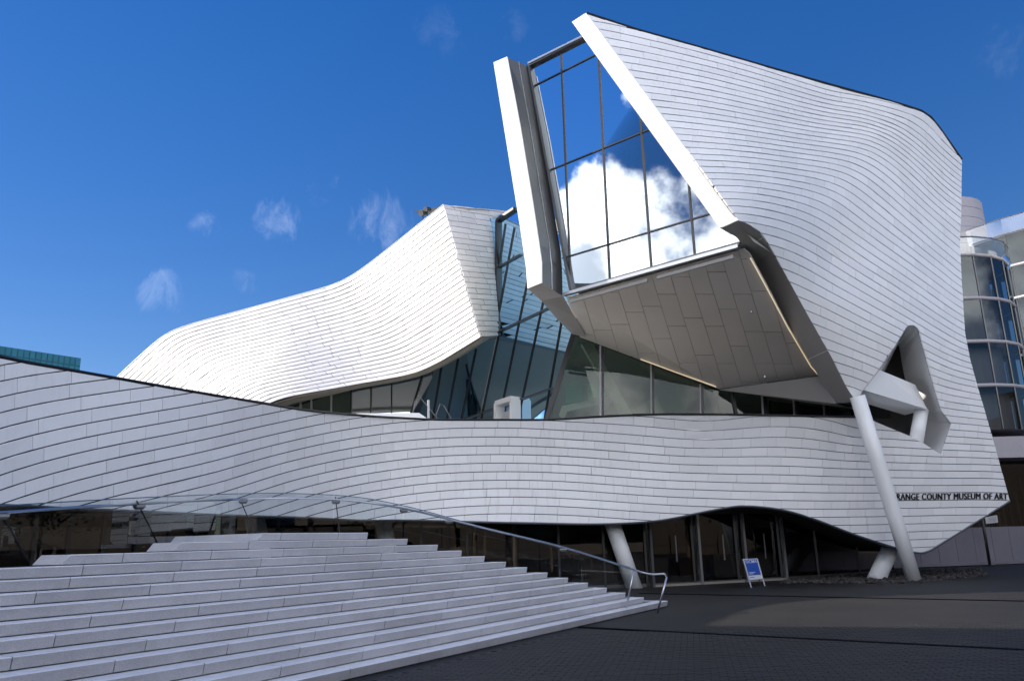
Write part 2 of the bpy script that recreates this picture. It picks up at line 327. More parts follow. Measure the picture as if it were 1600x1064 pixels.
# ---- tile courses of the main wall: course number traced at photo pixels
ks = []
def rowpts(k, *pts): ks.extend([(x, y, k) for x, y in pts])
for x, k0, ys in ((0, -11, (570, 596.3, 620.5, 644.5, 669.5, 693.7, 717.9, 742.4, 766, 788)), (350, -6, (623.6, 642.7, 661.4, 679.8, 697.4, 715.7, 733.9, 751.6, 768.4)),
                  (600, -1, (662.6, 677.4, 692.2, 707, 721.8, 735.6, 749.8, 764.8, 778.4, 791.4, 805.6)), (450, -1, (690, 706.8, 721, 737, 752.6, 769)),
                  (750, 0, (668.5, 682.7, 696.5, 710.3, 723.7, 737, 750.4, 763.8, 777, 789.8, 803.7, 815.5)), (900, -1, (660, 673.4, 687.2, 700, 713.5, 727, 739.5, 753.3, 766.2, 779.4, 792.4, 805)),
                  (1100, -2, (659.8, 673.2, 687.3, 700.2, 713.2, 726.6, 739.6, 752.1, 765.1, 778.5, 791)), (1340, -2, (672, 684, 696, 708.2, 720.3, 732.7, 745.2, 757.5, 770, 782.4, 794.9, 807.2, 819.8, 832.5, 845.7)),
                  (1340, -20, (395.9, 409.8, 424, 437.5, 451.4, 465, 479, 493.2, 507, 521, 535, 549.4, 563, 577, 591.5, 606)),
                  (1300, -30, (247.4, 255.8, 264.6, 274.8, 287.3, 297.5, 311, 325, 340, 354, 369, 383.4, 398, 412.5, 428.6))):
    for i, y in enumerate(ys): ks.append((x, y, k0 + i))
rowpts(1, (1380, 710), (1561, 715.8)); rowpts(5, (1396, 757.9), (1575, 759.7)); rowpts(7, (1406, 781.6), (1581, 781.6)); rowpts(9, (1413, 806.3), (1542, 804.5)); rowpts(13, (1431, 855.3), (1460, 854))
rowpts(0, (1557.6, 707)); rowpts(-1, (1556, 696.6), (1477, 692)); rowpts(-3, (1551, 676.8), (1485, 671)); rowpts(-5, (1544, 655.8), (1477, 648.7)); rowpts(-7, (1538.7, 635.5), (1467, 623.7)); rowpts(-8, (1535.8, 625.8), (1464, 611.8))
rowpts(-10, (1529.5, 606), (1456, 585.4)); rowpts(-12, (1524.6, 586.6), (1449.5, 559.2)); rowpts(-14, (1518.5, 567.8), (1441.5, 532.8)); rowpts(-16, (1512.4, 548.2)); rowpts(-18, (1508.7, 528))
rowpts(-27, (1501, 427), (1329, 287), (1358, 307.7), (1387, 331), (1445.6, 380.5)); rowpts(-24, (1329, 331), (1358, 352.8), (1387, 374), (1425, 401), (1475, 438)); rowpts(-30, (1329, 253.8), (1352, 264), (1373, 278.6), (1402, 303.3), (1445.6, 341), (1501, 388))
rowpts(-36, (1300, 203), (1358, 211), (1387, 223), (1416.5, 245), (1445.6, 270), (1501, 319)); rowpts(-42, (1300, 165), (1372.8, 181), (1407.8, 192.6), (1431, 208.6), (1460, 233.4), (1501, 268)); rowpts(-45, (1100, 84), (1300, 143), (950, 48))
rowpts(-35, (1100, 176)); rowpts(-25, (1100, 270)); rowpts(-40, (1100, 130)); rowpts(-30, (1100, 223)); rowpts(-19, (1154, 333)); rowpts(-42, (950, 83)); rowpts(-45, (1450, 175), (1501, 236))
for k, q in zip((-5, -6, -7, -8, -9, -10, -11, -12, -13), ((1323, 601), (1313.7, 583.6), (1304, 565.4), (1293.6, 546.2), (1282.7, 526), (1270.6, 505.3), (1259.4, 484.5), (1248, 463.8), (1237, 440.8))): ks.append((*q, k))
ks.extend([(-250, 690, -9.5), (-250, 800, -5.4), (-250, 560, -14)])
Kf = TPS([k[:2] for k in ks], [k[2] for k in ks], .012)
XS = np.arange(-256, 1640, 8.0); YS = np.arange(-20, 900, 2.0)
gx, gy = np.meshgrid(XS, YS, indexing='ij')
KG = np.concatenate([Kf(np.stack([gx[i], gy[i]], 1))[None] for i in range(len(XS))], 0)
for i_ in range(len(XS)):            # keep the course number rising downwards, away from the traced area too
    c0 = int(((500 if XS[i_] < 880 else (690 if False else 0)) + 20) / 2)
    for j_ in range(c0 - 1, -1, -1): KG[i_, j_] = KG[i_, j_ + 1] - .05
    KG[i_] = np.minimum.accumulate(KG[i_][::-1])[::-1] + np.arange(len(YS)) * 1e-6
def row_y(k, x):
    i = min(max((x - XS[0]) / 8.0, 0), len(XS) - 1.001); a = int(i); f = i - a
    return (1 - f) * np.interp(k, KG[a], YS) + f * np.interp(k, KG[a + 1], YS)

# outlines (photo pixels)
band_top = [(-250, 499), (0, 558), (100, 577), (185, 592), (300, 612), (405, 629), (470, 640), (560, 649), (640, 654), (690, 656), (760, 656), (855, 656), (940, 651), (1030, 647.5), (1150, 648), (1250, 650), (1338, 652)]
hole = [(1338, 628), (1349, 609), (1373, 577), (1400, 538), (1416, 511), (1421, 508), (1427.5, 508), (1433, 512), (1436.5, 517), (1444, 546), (1456.5, 592), (1471, 641), (1487, 662), (1471, 710), (1444, 693), (1421, 681), (1361, 656), (1345, 645)]
lip_out = [(1155, 345), (1172, 352), (1187, 362), (1200, 380), (1225, 425), (1260, 489), (1300, 560), (1322, 604), (1338, 628)]
fas_out = [(917, 22), (1155, 345)]
top_edge = [(917, 22), (1000, 49), (1100, 77), (1200, 106), (1300, 134), (1370, 153), (1415, 166), (1440, 174), (1455, 184), (1470, 203), (1503, 250)]
right_edge = [(1503, 250), (1502, 330), (1500, 380), (1503, 440), (1508, 520), (1516, 562), (1528, 605), (1550, 680), (1578, 782)]
bot_edge = [(1578, 782), (1510, 824), (1460, 855), (1448, 861), (1437, 863), (1410, 858), (1340, 836), (1280, 813), (1240, 800), (1205, 793), (1170, 790), (1145, 791), (1100, 799), (1040, 811), (990, 816), (930, 818), (860, 817), (760, 815), (650, 812), (560, 812), (480, 808), (350, 804), (200, 797), (100, 793), (0, 788), (-250, 786)]
outlineS = np.array(band_top + [(1344, 646)] + [] + [(1361, 656), (1421, 681), (1444, 693), (1471, 710), (1487, 662), (1471, 641), (1456.5, 592), (1444, 546), (1436.5, 517), (1433, 512), (1427.5, 508), (1421, 508), (1416, 511), (1400, 538), (1373, 577), (1349, 609), (1338, 628)]
                    + lip_out[::-1][1:] + fas_out[::-1][1:] + top_edge[1:] + right_edge[1:] + bot_edge[1:], float)
def seg_len(x):
    if x < 330: return 1.28 if random.random() < .75 else .64
    if x < 860: return .86
    if x < 1150: return random.choice((1.6, 1.55, .8, 1.2))
    return random.choice((.78, .74, .8, 1.1))
cellsS, cellsS0 = [], []
kmin, kmax = -52, 16
for k in range(kmin, kmax):
    # runs of this course: walk along x by true length on the wall
    xs = np.arange(-250, 1600, 4.0); yb = np.array([row_y(k + .5, x) for x in xs]); PP = main.P(np.stack([xs, yb], 1))
    L = np.concatenate([[0], np.cumsum(np.linalg.norm(np.diff(PP, axis=0), axis=1))])
    l = -((k * .43) % 1.0) * .9 - random.random() * .1; xl = -250.0; up_ = k < -4
    while l < L[-1]:
        upper = up_ and xl > 850
        stepl = random.choice((1.5, 1.2, 1.5, .9)) if upper else seg_len(xl)
        l2 = l + stepl; x0 = np.interp(l, L, xs); x1 = np.interp(l2, L, xs); l = l2; xl = x1
        if x1 - x0 < 2: continue
        if k < -17 and x1 < 900: continue
        nsub = 1 if not upper else 1
        ya, yb_, yc, yd = row_y(k, x0), row_y(k, x1), row_y(k + 1, x1), row_y(k + 1, x0)
        if max(yc, yd) - min(ya, yb_) < 1: continue
        Yd = main.fn(np.array([[(x0 + x1) / 2, (ya + yc) / 2]]))[0]
        sl_ = abs(yb_ - ya) / max(x1 - x0, 1); g = (.029 if not upper else .026) * (1 + sl_ * sl_) ** .5 * F / Yd / 2; j = .011 * F / Yd / 2; lean = .055 * (yd - ya) * (1 if x0 > 700 else .2); j = j * (.5 if upper else 1)
        t0_ = np.linspace(x0, x1, 4); cellsS0.append([(x, row_y(k, x)) for x in t0_] + [(x, row_y(k + 1, x)) for x in t0_[::-1]])
        ns = 5 if upper else 3; tx = np.linspace(x0 + j, x1 - j, ns)
        cellsS.append([(x, row_y(k, x) + g) for x in tx] + [(x - lean, row_y(k + 1, x - lean) - g) for x in tx[::-1]])
wallS = backing('main_wall', cellsS0, main, museum, outlineS)
TILES = []
clad(cellsS, main, wallS, outlineS, store=TILES)

# ---- skirts: give every wall its body behind the visible skin
def skirt(name, px, surf, depth, m, parent=museum, dz=0.0, inset=.06):
    P = surf.P(px); Q = P + arr(0, depth, dz); P = P + arr(0, inset, 0)
    mb = MB(); mb.strip(P, Q); return mb.build(name, m, parent)
skirt('roof', top_edge, main, 14, M['roof']); skirt('side_wall', right_edge, main, 12, M['roof'])
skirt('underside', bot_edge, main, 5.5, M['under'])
skirt('terrace', [p for p in band_top], main, 22, M['floor'], inset=.0)
# thin dark coping line on top of the roof edge and the band
def edge_line(name, px, surf, r, m, lift=0.0):
    P = surf.P(px) + arr(0, .02, lift); mb = MB(); mb.tube(P, r, 6); return mb.build(name, m, museum)
edge_line('coping', top_edge, main, .06, M['dark'], .03); edge_line('parapet_edge', catmull(band_top, 3), main, .045, M['dark'], .01); edge_line('drip_edge', catmull(bot_edge, 3), main, .045, M['mull'], -.02)

# ---- reveal of the triangular opening: white splayed lining, beam, inner column, dark glass
tri_c = np.array([(1349, 609), (1373, 577), (1400, 538), (1416, 511), (1421, 508), (1427.5, 508), (1433, 512), (1436.5, 517), (1444, 546), (1456.5, 592), (1471, 641), (1487, 662), (1471, 710), (1444, 693), (1421, 681), (1361, 656), (1345, 645)], float)
Po = main.P(tri_c)
inn = np.array([(1375, 590), (1385, 575), (1398, 548), (1402, 540), (1403, 539), (1404, 540), (1405, 543), (1406, 548), (1410, 572), (1414, 592), (1440, 641), (1443, 652), (1440, 700), (1430, 697), (1415, 690), (1365, 668), (1350, 650)], float)
Pi = np.array([atY(*q, 36.2) for q in inn])
mb = MB(); mb.strip(Po[:12], Pi[:12]); mb.build('opening_lining', M['white'], museum)
mb = MB(); mb.strip(Po[11:], Pi[11:]); mb.build('opening_sill', M['white'], museum)
mb = MB(); mb.slab(Pi, (0, .05, 0)); mb.build('opening_glass', M['g_dark'], museum)
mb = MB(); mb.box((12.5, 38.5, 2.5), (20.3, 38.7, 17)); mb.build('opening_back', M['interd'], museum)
Bf = [(1373, 577.5), (1430, 601), (1449, 639.5), (1349, 609)]
bp = [atY(*Bf[0], 31.9), atY(*Bf[1], 33.6), atY(*Bf[2], 33.4), atY(*Bf[3], 31.4)]
mb = MB(); mb.slab(bp, (.1, 2.2, .1)); mb.build('opening_beam', M['white'], museum)
mb = MB(); mb.tube([atY(1440, 640, 33.8), atY(1431, 692, 33.6)], .28, 20); mb.build('inner_column', M['white'], museum, True)

# ---- beak: fascia, fin, lip, window
fi = [(895, 36), (1126, 357)]
A0, A1 = fas.P(fas_out); B0, B1 = fas.P(fi)
mb = MB(); mb.slab([A0 + NW * .07, A1 + NW * .07, B1 + NW * .07, B0 + NW * .07], -NW * .9); mb.build('window_fascia', M['white'], museum)
lip_o = catmull(lip_out, 5); lip_in = catmull([(1126, 357), (1146, 368), (1160, 379), (1172, 396), (1196, 440), (1230, 505), (1270, 572), (1286, 600), (1306, 630)], 5)
n_ = len(lip_o); LO = main.P(lip_o) + arr(0, -.01, 0); yo = main.fn(lip_o)
LI = np.array([atY(*q, yo[i] + .2 + .95 * min(1, i / 18.0)) for i, q in enumerate(lip_in)])
for a, b in ((0, 13), (13, 29), (29, n_ - 1)):
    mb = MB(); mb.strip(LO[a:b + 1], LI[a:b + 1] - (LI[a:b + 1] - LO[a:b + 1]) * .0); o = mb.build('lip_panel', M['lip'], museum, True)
    if b < n_ - 1:
        mb = MB(); mb.bar(LO[b], LI[b], .02, .02, (-.5, -.5, -.5)); mb.build('lip_joint', M['white'], museum)
# fin on the left of the window
ff = [(771, 98), (792, 89), (812, 195), (831, 310), (842, 382), (846, 410), (846, 442), (824, 451), (822, 420), (812, 352), (791, 222)]
P = finS.P(ff); 
mb = MB(); mb.slab(P, -NW * .06); mb.build('window_fin', M['white'], museum)
fr = [(792, 89), (812, 195), (831, 310), (842, 382), (846, 410), (846, 442)]; jr = [(829, 104), (846, 205), (864, 315), (877, 392), (879, 420), (880, 462)]
Pa, Pb = finS.P(fr), win.P(jr)
sp = [0, 1, 2, 4]; 
for a, b in ((0, 1), (1, 2), (2, 3), (3, 5)):
    mid = (Pa + Pb) / 2
    for U, V in ((Pa, mid), (mid, Pb)):
        g = (V - U) * .006; h = (U[b] - U[a]) * .004; h2 = (V[b] - V[a]) * .004
        k_ = list(range(a, b + 1)); top = [U[i] + g[i] for i in k_]; bot = [V[i] - g[i] for i in k_][::-1]
        top[0] = top[0] + h; bot[-1] = bot[-1] + h2; top[-1] = top[-1] - h; bot[0] = bot[0] - h2
        nn = np.cross(top[-1] - top[0], bot[0] - top[0]); nn /= np.linalg.norm(nn); nn = nn if nn @ (EY - top[0]) > 0 else -nn
        mb = MB(); mb.slab(top, -nn * .04); mb.build('fin_panel', M['white'], museum)
nn = np.cross(Pa[-1] - Pa[0], Pb[0] - Pa[0]); nn /= np.linalg.norm(nn); nn = nn if nn @ (EY - Pa[0]) > 0 else -nn
mb = MB(); mb.strip(Pa - nn * .045, Pb - nn * .045); mb.build('fin_backing', M['mull'], museum)
# outer left side of the fin going back
Ps = finS.P([(771, 98), (791, 222), (812, 352), (822, 420), (824, 451)]); mb = MB(); mb.strip(Ps - NW * .05, Ps + arr(1.5, 2.6, 0)); mb.build('fin_side', M['white'], museum)
# underside of fin and left lip, running down to the dark mullion
ul = [atY(824, 451, Yof(finS, 824, 451)), atY(846, 470, 30.6), atY(870, 498, 33), atY(894, 522, 35.4)]
ur = [atY(846, 443, Yof(finS, 846, 443)), atY(880, 463, Yof(win, 880, 463)), atY(898, 495, 32.6), atY(916, 527, 35.2)]
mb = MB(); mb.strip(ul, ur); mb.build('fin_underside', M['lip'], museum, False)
# window frame, panes
wpoly = [(829, 104), (914, 61), (1172, 378), (895, 455), (879, 420), (864, 315), (846, 205)]
wpoly = [(829, 104), (914, 61), (1134, 350), (1149, 366), (1158, 382), (895, 456)]
def split(cells, a, b):
    a = arr(*a); d = arr(*b) - a; out = []
    for c in cells:
        s = [d[0] * (p[1] - a[1]) - d[1] * (p[0] - a[0]) for p in c]
        if min(s) > -1e-6 or max(s) < 1e-6: out.append(c); continue
        L_, R_ = [], []
        for i in range(len(c)):
            p, q = arr(*c[i]), arr(*c[(i + 1) % len(c)]); u, v = s[i], s[(i + 1) % len(c)]
            (L_ if u >= 0 else R_).append(tuple(p))
            if u == 0: R_.append(tuple(p))
            if u * v < 0: x = tuple(p + (q - p) * u / (u - v)); L_.append(x); R_.append(x)
        out += [L_, R_]
    return out
def glazing(part, poly, lines, surf, gmat, inset=0.0, nrm=None):
    cells = [list(poly)]
    for a, b in lines: cells = split(cells, a, b)
    for c in cells:
        x = np.array(c); ar = abs((x[:, 0] * np.roll(x[:, 1], -1) - x[:, 1] * np.roll(x[:, 0], -1)).sum()) / 2
        if ar < 15: continue
        P = surf.P(x); ctr = P.mean(0); P = ctr + (P - ctr) * .995; n = surf.Nrm(x.mean(0))[0]
        mk('pane', P - n * inset, [tuple(range(len(P)))], gmat, part)
def bars(part, name, segs, surf, wd, dp, m, lift=.0):
    for a, b in segs:
        P = surf.P([a, b]); n = surf.Nrm([((a[0] + b[0]) / 2, (a[1] + b[1]) / 2)])[0]
        mb = MB(); mb.bar(P[0] + n * lift, P[1] + n * lift, wd, dp, n); mb.build(name, m, part)
VL = [((877, 84), (892, 451)), ((933.7, 50), (953, 438)), ((999, 160), (1018, 420)), ((1074, 260), (1086, 402))]
HL = [((833, 136), (936, 84)), ((856, 268), (1022, 200)), ((879, 404), (1128, 329))]
wf = MB(); Pw = win.P(wpoly)
for a, b in ((0, 1), (4, 5), (5, 0)): wf.bar(Pw[a] + NW * .06, Pw[b] + NW * .06, .12, .2, NW)
window = wf.build('tall_window', M['mull'], museum)
glazing(window, wpoly, VL + HL, win, M['g_beak'])
bars(window, 'mullion', VL, win, .06, .05, M['dark'], .025); bars(window, 'transom', HL, win, .05, .04, M['dark'], .025)
bars(window, 'sill', [((884, 461), (1156, 386))], win, .12, .2, M['steel'], .08); bars(window, 'head_trim', [((829, 102), (914, 60))], win, .09, .2, M['steel'], .1)
bars(window, 'light_trough', [((890, 470), (1010, 437)), ((1025, 433), (1144, 400))], win, .12, .1, M['grey'], -.1)
# dim room behind the window
mb = MB(); C_ = win.P([(829, 104), (914, 61), (1175, 376), (895, 456)]); mb.strip(np.vstack([C_, C_[:1]]) - NW * .12, np.vstack([C_, C_[:1]]) - NW * 7 + arr(0, 0, 0)); mb.add(C_ - NW * 7, [(0, 1, 2, 3)]); mb.build('gallery_room', M['inter'], museum)

# ---- soffit under the beak
so_poly = np.array([(886, 466), (1163, 389), (1172, 397), (1196, 441), (1230, 506), (1270, 573), (1283, 586), (1123, 608), (906, 527)], float)
sctl = [(886, 466, Yof(win, 886, 466) + .2), (1163, 389, Yof(win, 1163, 389) + .3), (1196, 441, 28.0), (1230, 506, 29.7), (1270, 573, 31.4), (1283, 586, 31.9), (1123, 608, 35.4), (906, 527, 36.2), (1020, 568, 35.8), (1040, 480, 31.4)]
sp0, sp1, sp2, sp3 = atY(886, 466, Yof(win, 886, 466) + .2), atY(1163, 389, Yof(win, 1163, 389) + .3), atY(1123, 608, 35.4), atY(906, 527, 36.2)
spl = atY(886, 466, 30.2); s1n = np.cross(sp1 - sp0, sp2 - sp0); s2n = np.cross(sp2 - sp0, sp3 - sp0); f1, f2 = plane_surf(sp0, s1n).fn, plane_surf(sp0, s2n).fn
def soff_fn(q):                                   # two flat facets meeting in a crease
    return np.where((q[:, 0] - 886) * (608 - 466) - (q[:, 1] - 466) * (1123 - 886) > 0, f1(q), f2(q))
soff = Surf(soff_fn)
cells, cells0 = [], []
for i in range(-14, 22):
    yy = 330.0 - (i * 37 % 60)
    while yy < 640:
        h_ = random.choice((58, 64, 50)); u0_, u1_ = 900 + i * 29.5, 900 + (i + 1) * 29.5
        f_ = lambda u, y: (u + .31 * (y - 430), y + .0 * u)
        cells0.append([f_(u0_, yy), f_(u1_, yy), f_(u1_, yy + h_), f_(u0_, yy + h_)]); cells.append([f_(u0_ + .35, yy + .4), f_(u1_ - .35, yy + .4), f_(u1_ - .35, yy + h_ - .4), f_(u0_ + .35, yy + h_ - .4)]); yy += h_
cells = split(cells, (886, 466), (1123, 608)); cells0 = split(cells0, (886, 466), (1123, 608))
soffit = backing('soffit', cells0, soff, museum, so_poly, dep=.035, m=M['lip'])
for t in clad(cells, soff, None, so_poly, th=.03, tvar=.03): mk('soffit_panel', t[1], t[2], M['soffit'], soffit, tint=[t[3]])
for q in ((1174, 487), (1195, 588)):
    p = soff.P([q])[0]; mb = MB(); mb.tube([p + arr(0, 0, .02), p - arr(0, 0, .05)], .06, 10); mb.build('downlight', M['steel'], soffit)
cv = bpy.data.materials.new('cove_light'); cv.use_nodes = True; cb = cv.node_tree.nodes['Principled BSDF']; cb.inputs['Emission Color'].default_value = (1, .78, .45, 1); cb.inputs['Emission Strength'].default_value = .14
mb = MB(); mb.tube(soff.P([(1174, 402), (1197, 444), (1231, 508), (1268, 571), (1279, 583)]) + arr(-.05, -.05, -.06), .025, 6); mb.build('cove_lamp', cv, soffit)
mb = MB(); mb.tube(soff.P([(1000, 560), (1060, 582), (1118, 603)]) + arr(.0, -.1, -.06), .025, 6); mb.build('cove_lamp', cv, soffit)
# lower ceiling behind the crease
lc = [atY(1123, 609, 35.3), atY(1284, 587, 31.9), atY(1307, 631, 32.3), atY(1338, 640, 33.2), atY(1338, 637, 36.5), atY(1200, 621, 36.5)]
mb = MB(); mb.add(lc, [(0, 1, 2), (0, 2, 3), (0, 3, 4), (0, 4, 5)]); mb.build('terrace_ceiling', M['lip'], museum)

# ---- terrace glazing right of the dark raker
g2 = Surf(lambda q: np.interp(q[:, 0], [840, 900, 1123, 1340], [36.4, 36.4, 35.6, 36.0]))
g2poly = [(893, 515), (906, 524), (1123, 607), (1345, 637), (1345, 668), (848, 668)]
tg = MB(); 
for a, b in (((896, 521), (1123, 607)), ((1123, 607), (1338, 636))):
    P = g2.P([a, b]); tg.bar(P[0], P[1], .16, .2)
tglass = tg.build('terrace_glazing', M['dark'], museum)
glazing(tglass, [(897, 520), (1123, 606), (1123, 668), (848, 668)], [((942, 500), (942, 700)), ((1020, 500), (1021, 700)), ((1097, 500), (1098.5, 700))], g2, M['g_clear'])
glazing(tglass, [(1123, 606), (1345, 637), (1345, 668), (1123, 668)], [((1143, 606), (1153, 668)), ((1194, 600), (1198, 668)), ((1243, 600), (1246, 668)), ((1289, 600), (1292, 668))], g2, M['g_clear'])
bars(tglass, 'mullion', [((942, 536), (942, 666)), ((1020, 566), (1021, 666)), ((1097, 597), (1098.5, 666)), ((1143, 609), (1153, 666)), ((1195, 616), (1198, 666)), ((1243, 622), (1246, 666)), ((1290, 628), (1293, 666)), ((1332, 634), (1337, 666))], g2, .1, .3, M['dark'])
bars(tglass, 'glass_fin', [((938, 538), (938, 666)), ((1017, 568), (1018, 666)), ((1094, 600), (1095, 666)), ((1190, 617), (1193, 666)), ((1239, 623), (1242, 666)), ((1286, 629), (1289, 666))], g2, .07, .06, M['plate'], .02)
bars(tglass, 'raking_mullion', [((896, 522), (850, 668))], g2, .22, .4, M['dark'], .05)
# rooms behind the terrace glazing
mb = MB(); mb.box((2, 46, 6), (22, 46.2, 14)); mb.build('gallery_wall', M['inter'], museum)
mb = MB(); P_ = [atY(896, 516, 37), atY(1123, 603, 36.2), atY(1340, 632, 36.6)]; mb.strip(P_, [p + arr(0, 9, .3) for p in P_]); mb.build('gallery_ceiling', M['inter'], museum)
mb = MB(); mb.slab([atY(878, 634, 38.5), atY(956, 618, 40.5), atY(957, 627, 40.5), atY(886, 643, 38.5)], (0, 3, 0)); mb.build('walkway', M['white'], museum)
for a, b, c, d in (((884, 597), (910, 592), (912, 627), (884, 630)), ((915, 600), (940, 595), (955, 618), (920, 625))):
    mb = MB(); mb.slab([atY(*a, 39), atY(*b, 39.6), atY(*c, 39.6), atY(*d, 39)], (0, .05, 0)); mb.build('walkway_glass', M['g_mint'], museum)
mb = MB(); mb.bar(atY(915, 535, 38.5), atY(990, 670, 38.5), .5, .5); mb.build('raking_beam', M['grey'], museum)
mb = MB(); mb.bar(atY(1018, 625, 39), atY(1040, 670, 39), .5, .5); mb.build('raking_beam', M['grey'], museum)

# ---- wing: sunlit ribbon wall on the left
Tp = catmull([(120, 650), (150, 620), (185, 587), (225, 550), (260, 522), (300, 506), (370, 487), (450, 465), (520, 445), (560, 424), (610, 386), (650, 354), (693, 320)], 6)
Bp = catmull([(300, 735), (332, 702), (365, 665), (400, 641), (430, 626), (465, 617), (510, 609), (560, 600), (600, 593), (640, 585), (670, 574), (705, 555), (752, 526)], 6)
wctl = [(120, 650, 50), (185, 588, 48), (260, 522, 46.5), (370, 487, 44.5), (450, 465, 43), (520, 445, 42), (575, 415, 40.5), (640, 362, 38.5), (693, 320, 37), (752, 525, 34.5), (690, 563, 36), (640, 585, 37), (560, 600, 38.2), (455, 618, 39.5), (365, 665, 41), (300, 735, 43), (600, 500, 38.8), (450, 540, 40.8), (700, 430, 36.2)]
wing = Surf(TPS([c[:2] for c in wctl], [c[2] for c in wctl], .003))
NR = 25; wc, wc0 = [], []; ss = np.arange(len(Tp))
for r in range(NR):
    cu = Tp + (Bp - Tp) * ((r + .5) / NR); PP = wing.P(cu); L = np.concatenate([[0], np.cumsum(np.linalg.norm(np.diff(PP, axis=0), axis=1))]); l = -((r * .43) % 1) * 1.5
    def at(t, l_):
        s_ = np.interp(l_, L, ss); c_ = Tp + (Bp - Tp) * t; return arr(np.interp(s_, ss, c_[:, 0]), np.interp(s_, ss, c_[:, 1]))
    while l < L[-1]:
        l2 = l + random.choice((1.5, 1.5, 1.2, 1.8)); a0, a1 = max(l, 0), min(l2, L[-1]); l = l2
        if a1 - a0 < .1: continue
        t0, t1 = r / NR, (r + 1) / NR; e = .10; gj = .010; la = np.linspace(a0 + gj, a1 - gj, 4)
        q0 = [at(t0, a0), at(t0, a1), at(t1, a1), at(t1, a0)]
        wc0.append(q0); wc.append([at(t0 + e / NR, x) for x in la] + [at(t1 - e / NR, x) for x in la[::-1]])
gW = [[Tp[::4] + (Bp[::4] - Tp[::4]) * t for t in np.linspace(0, 1, 7)]]
mb = MB()
for t0, t1 in zip(np.linspace(0, 1, 7)[:-1], np.linspace(0, 1, 7)[1:]):
    A_ = Tp[::4] + (Bp[::4] - Tp[::4]) * t0; B_ = Tp[::4] + (Bp[::4] - Tp[::4]) * t1; mb.strip(wing.P(A_) + arr(0, .9, 0), wing.P(B_) + arr(0, .9, 0))
mb.build('wing_inner_wall', M['inter'], museum)
wallW = backing('wing_wall', wc0, wing, museum); clad(wc, wing, wallW, store=TILES, tvar=.02)
skirt('wing_roof', Tp, wing, 9, M['roof']); 
edge_line('wing_coping', Tp[::2], wing, .04, M['white'], .0)
# wing underside: pale strip going back to the glazing
bo = catmull([(400, 641), (430, 626), (465, 617), (510, 609), (560, 600), (600, 593), (640, 585), (670, 574), (705, 555), (752, 526)], 4); bi = catmull([(400, 655), (430, 640), (465, 629), (510, 619), (560, 607), (600, 600), (640, 592), (670, 583), (705, 566), (768, 529)], 4)
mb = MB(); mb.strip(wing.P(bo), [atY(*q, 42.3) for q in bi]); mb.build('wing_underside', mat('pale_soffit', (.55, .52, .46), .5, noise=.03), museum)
# end wall of the wing, facing right
we = [(693, 320), (802, 331), (779, 346), (779, 524), (752, 526)]
ectl = [(693, 320, 37.0), (752, 526, 34.5), (802, 331, 43), (779, 346, 41.5), (779, 524, 40.0)]
ends = Surf(TPS([c[:2] for c in ectl], [c[2] for c in ectl], 0)); ec, ec0 = [], []
for r in range(-6, 32):
    x = 680 - (r * 17 % 40)
    while x < 820:
        wd = random.choice((34, 22, 28)); yf = lambda xx, rr: 318 + rr * 8.6 + (.17 - .006 * (rr)) * (xx - 700)
        q = [(x, yf(x, r)), (x + wd, yf(x + wd, r)), (x + wd + 3, yf(x + wd + 3, r + 1)), (x + 3, yf(x + 3, r + 1))]; ec0.append(q)
        ec.append([(q[0][0] + .3, q[0][1] + .45), (q[1][0] - .3, q[1][1] + .45), (q[2][0] - .3, q[2][1] - .45), (q[3][0] + .3, q[3][1] - .45)]); x += wd
wallE = backing('wing_end_wall', ec0, ends, museum, np.array(we, float)); clad(ec, ends, wallE, np.array(we, float), store=TILES, tvar=.07)
mb = MB(); P = [atY(693, 320, 37), atY(802, 331, 43), atY(779, 345, 46), atY(640, 330, 46)]; mb.add(np.array(P) + arr(0, .1, -.02), [(0, 1, 2, 3)]); mb.build('wing_end_roof', M['roof'], museum)
mb = MB(); mb.strip([atY(752, 526.5, 34.6), atY(779, 524.5, 40)], [atY(752, 527, 34.7), atY(775, 529, 42.3)]); mb.build('wing_end_underside', M['lip'], museum)

# ---- blue central curtain wall between wing and beak
pA = atY(700, 600, 43.5); pB = atY(893, 522, 36.6); dd = pB - pA; n1 = arr(dd[1], -dd[0], 0); n1 /= np.linalg.norm(n1); n1 = n1 if n1[1] < 0 else -n1
mid = plane_surf(pA, n1)
gp = [(640, 545), (745, 350), (806, 325), (905, 380), (899, 510), (852, 668), (606, 668)]
ML = [((806, 400), (760, 668)), ((824, 440), (740, 830)), ((851, 460), (815, 625)), ((877, 505), (851, 655)), ((775, 532), (752, 640)), ((744, 545), (721, 654)), ((716, 560), (698, 650)), ((690, 573), (680, 630)), ((663, 585), (640, 660))]
ML = [((822, 450), (783, 640)), ((849, 471), (817, 620)), ((877, 506), (852, 652)), ((795, 440), (752, 640)), ((744, 545), (721, 654)), ((716, 560), (698, 654)), ((690, 572), (676, 640))]
HM = [((781, 518), (877, 473)), ((726, 655), (866, 606)), ((776, 420), (815, 398))]
cw = MB(); P = mid.P([(779, 345), (806, 327), (779, 524)]); cw.bar(P[0] + n1 * .1, P[1] + n1 * .1, .15, .2, n1); cw.bar(P[0] + n1 * .1, P[2] + n1 * .1, .12, .2, n1)
curtain = cw.build('curtain_wall', M['dark'], museum)
glazing(curtain, gp, ML + HM, mid, M['g_mid'])
bars(curtain, 'mullion', [((826, 432), (780, 656)), ((851, 462), (809, 656)), ((878, 500), (851, 654)), ((804, 356), (779, 492)), ((779, 524), (752, 654)), ((744, 545), (721, 656)), ((716, 560), (698, 656)), ((690, 572), (676, 656)), ((790, 350), (778, 430))], mid, .055, .06, M['dark'], .03)
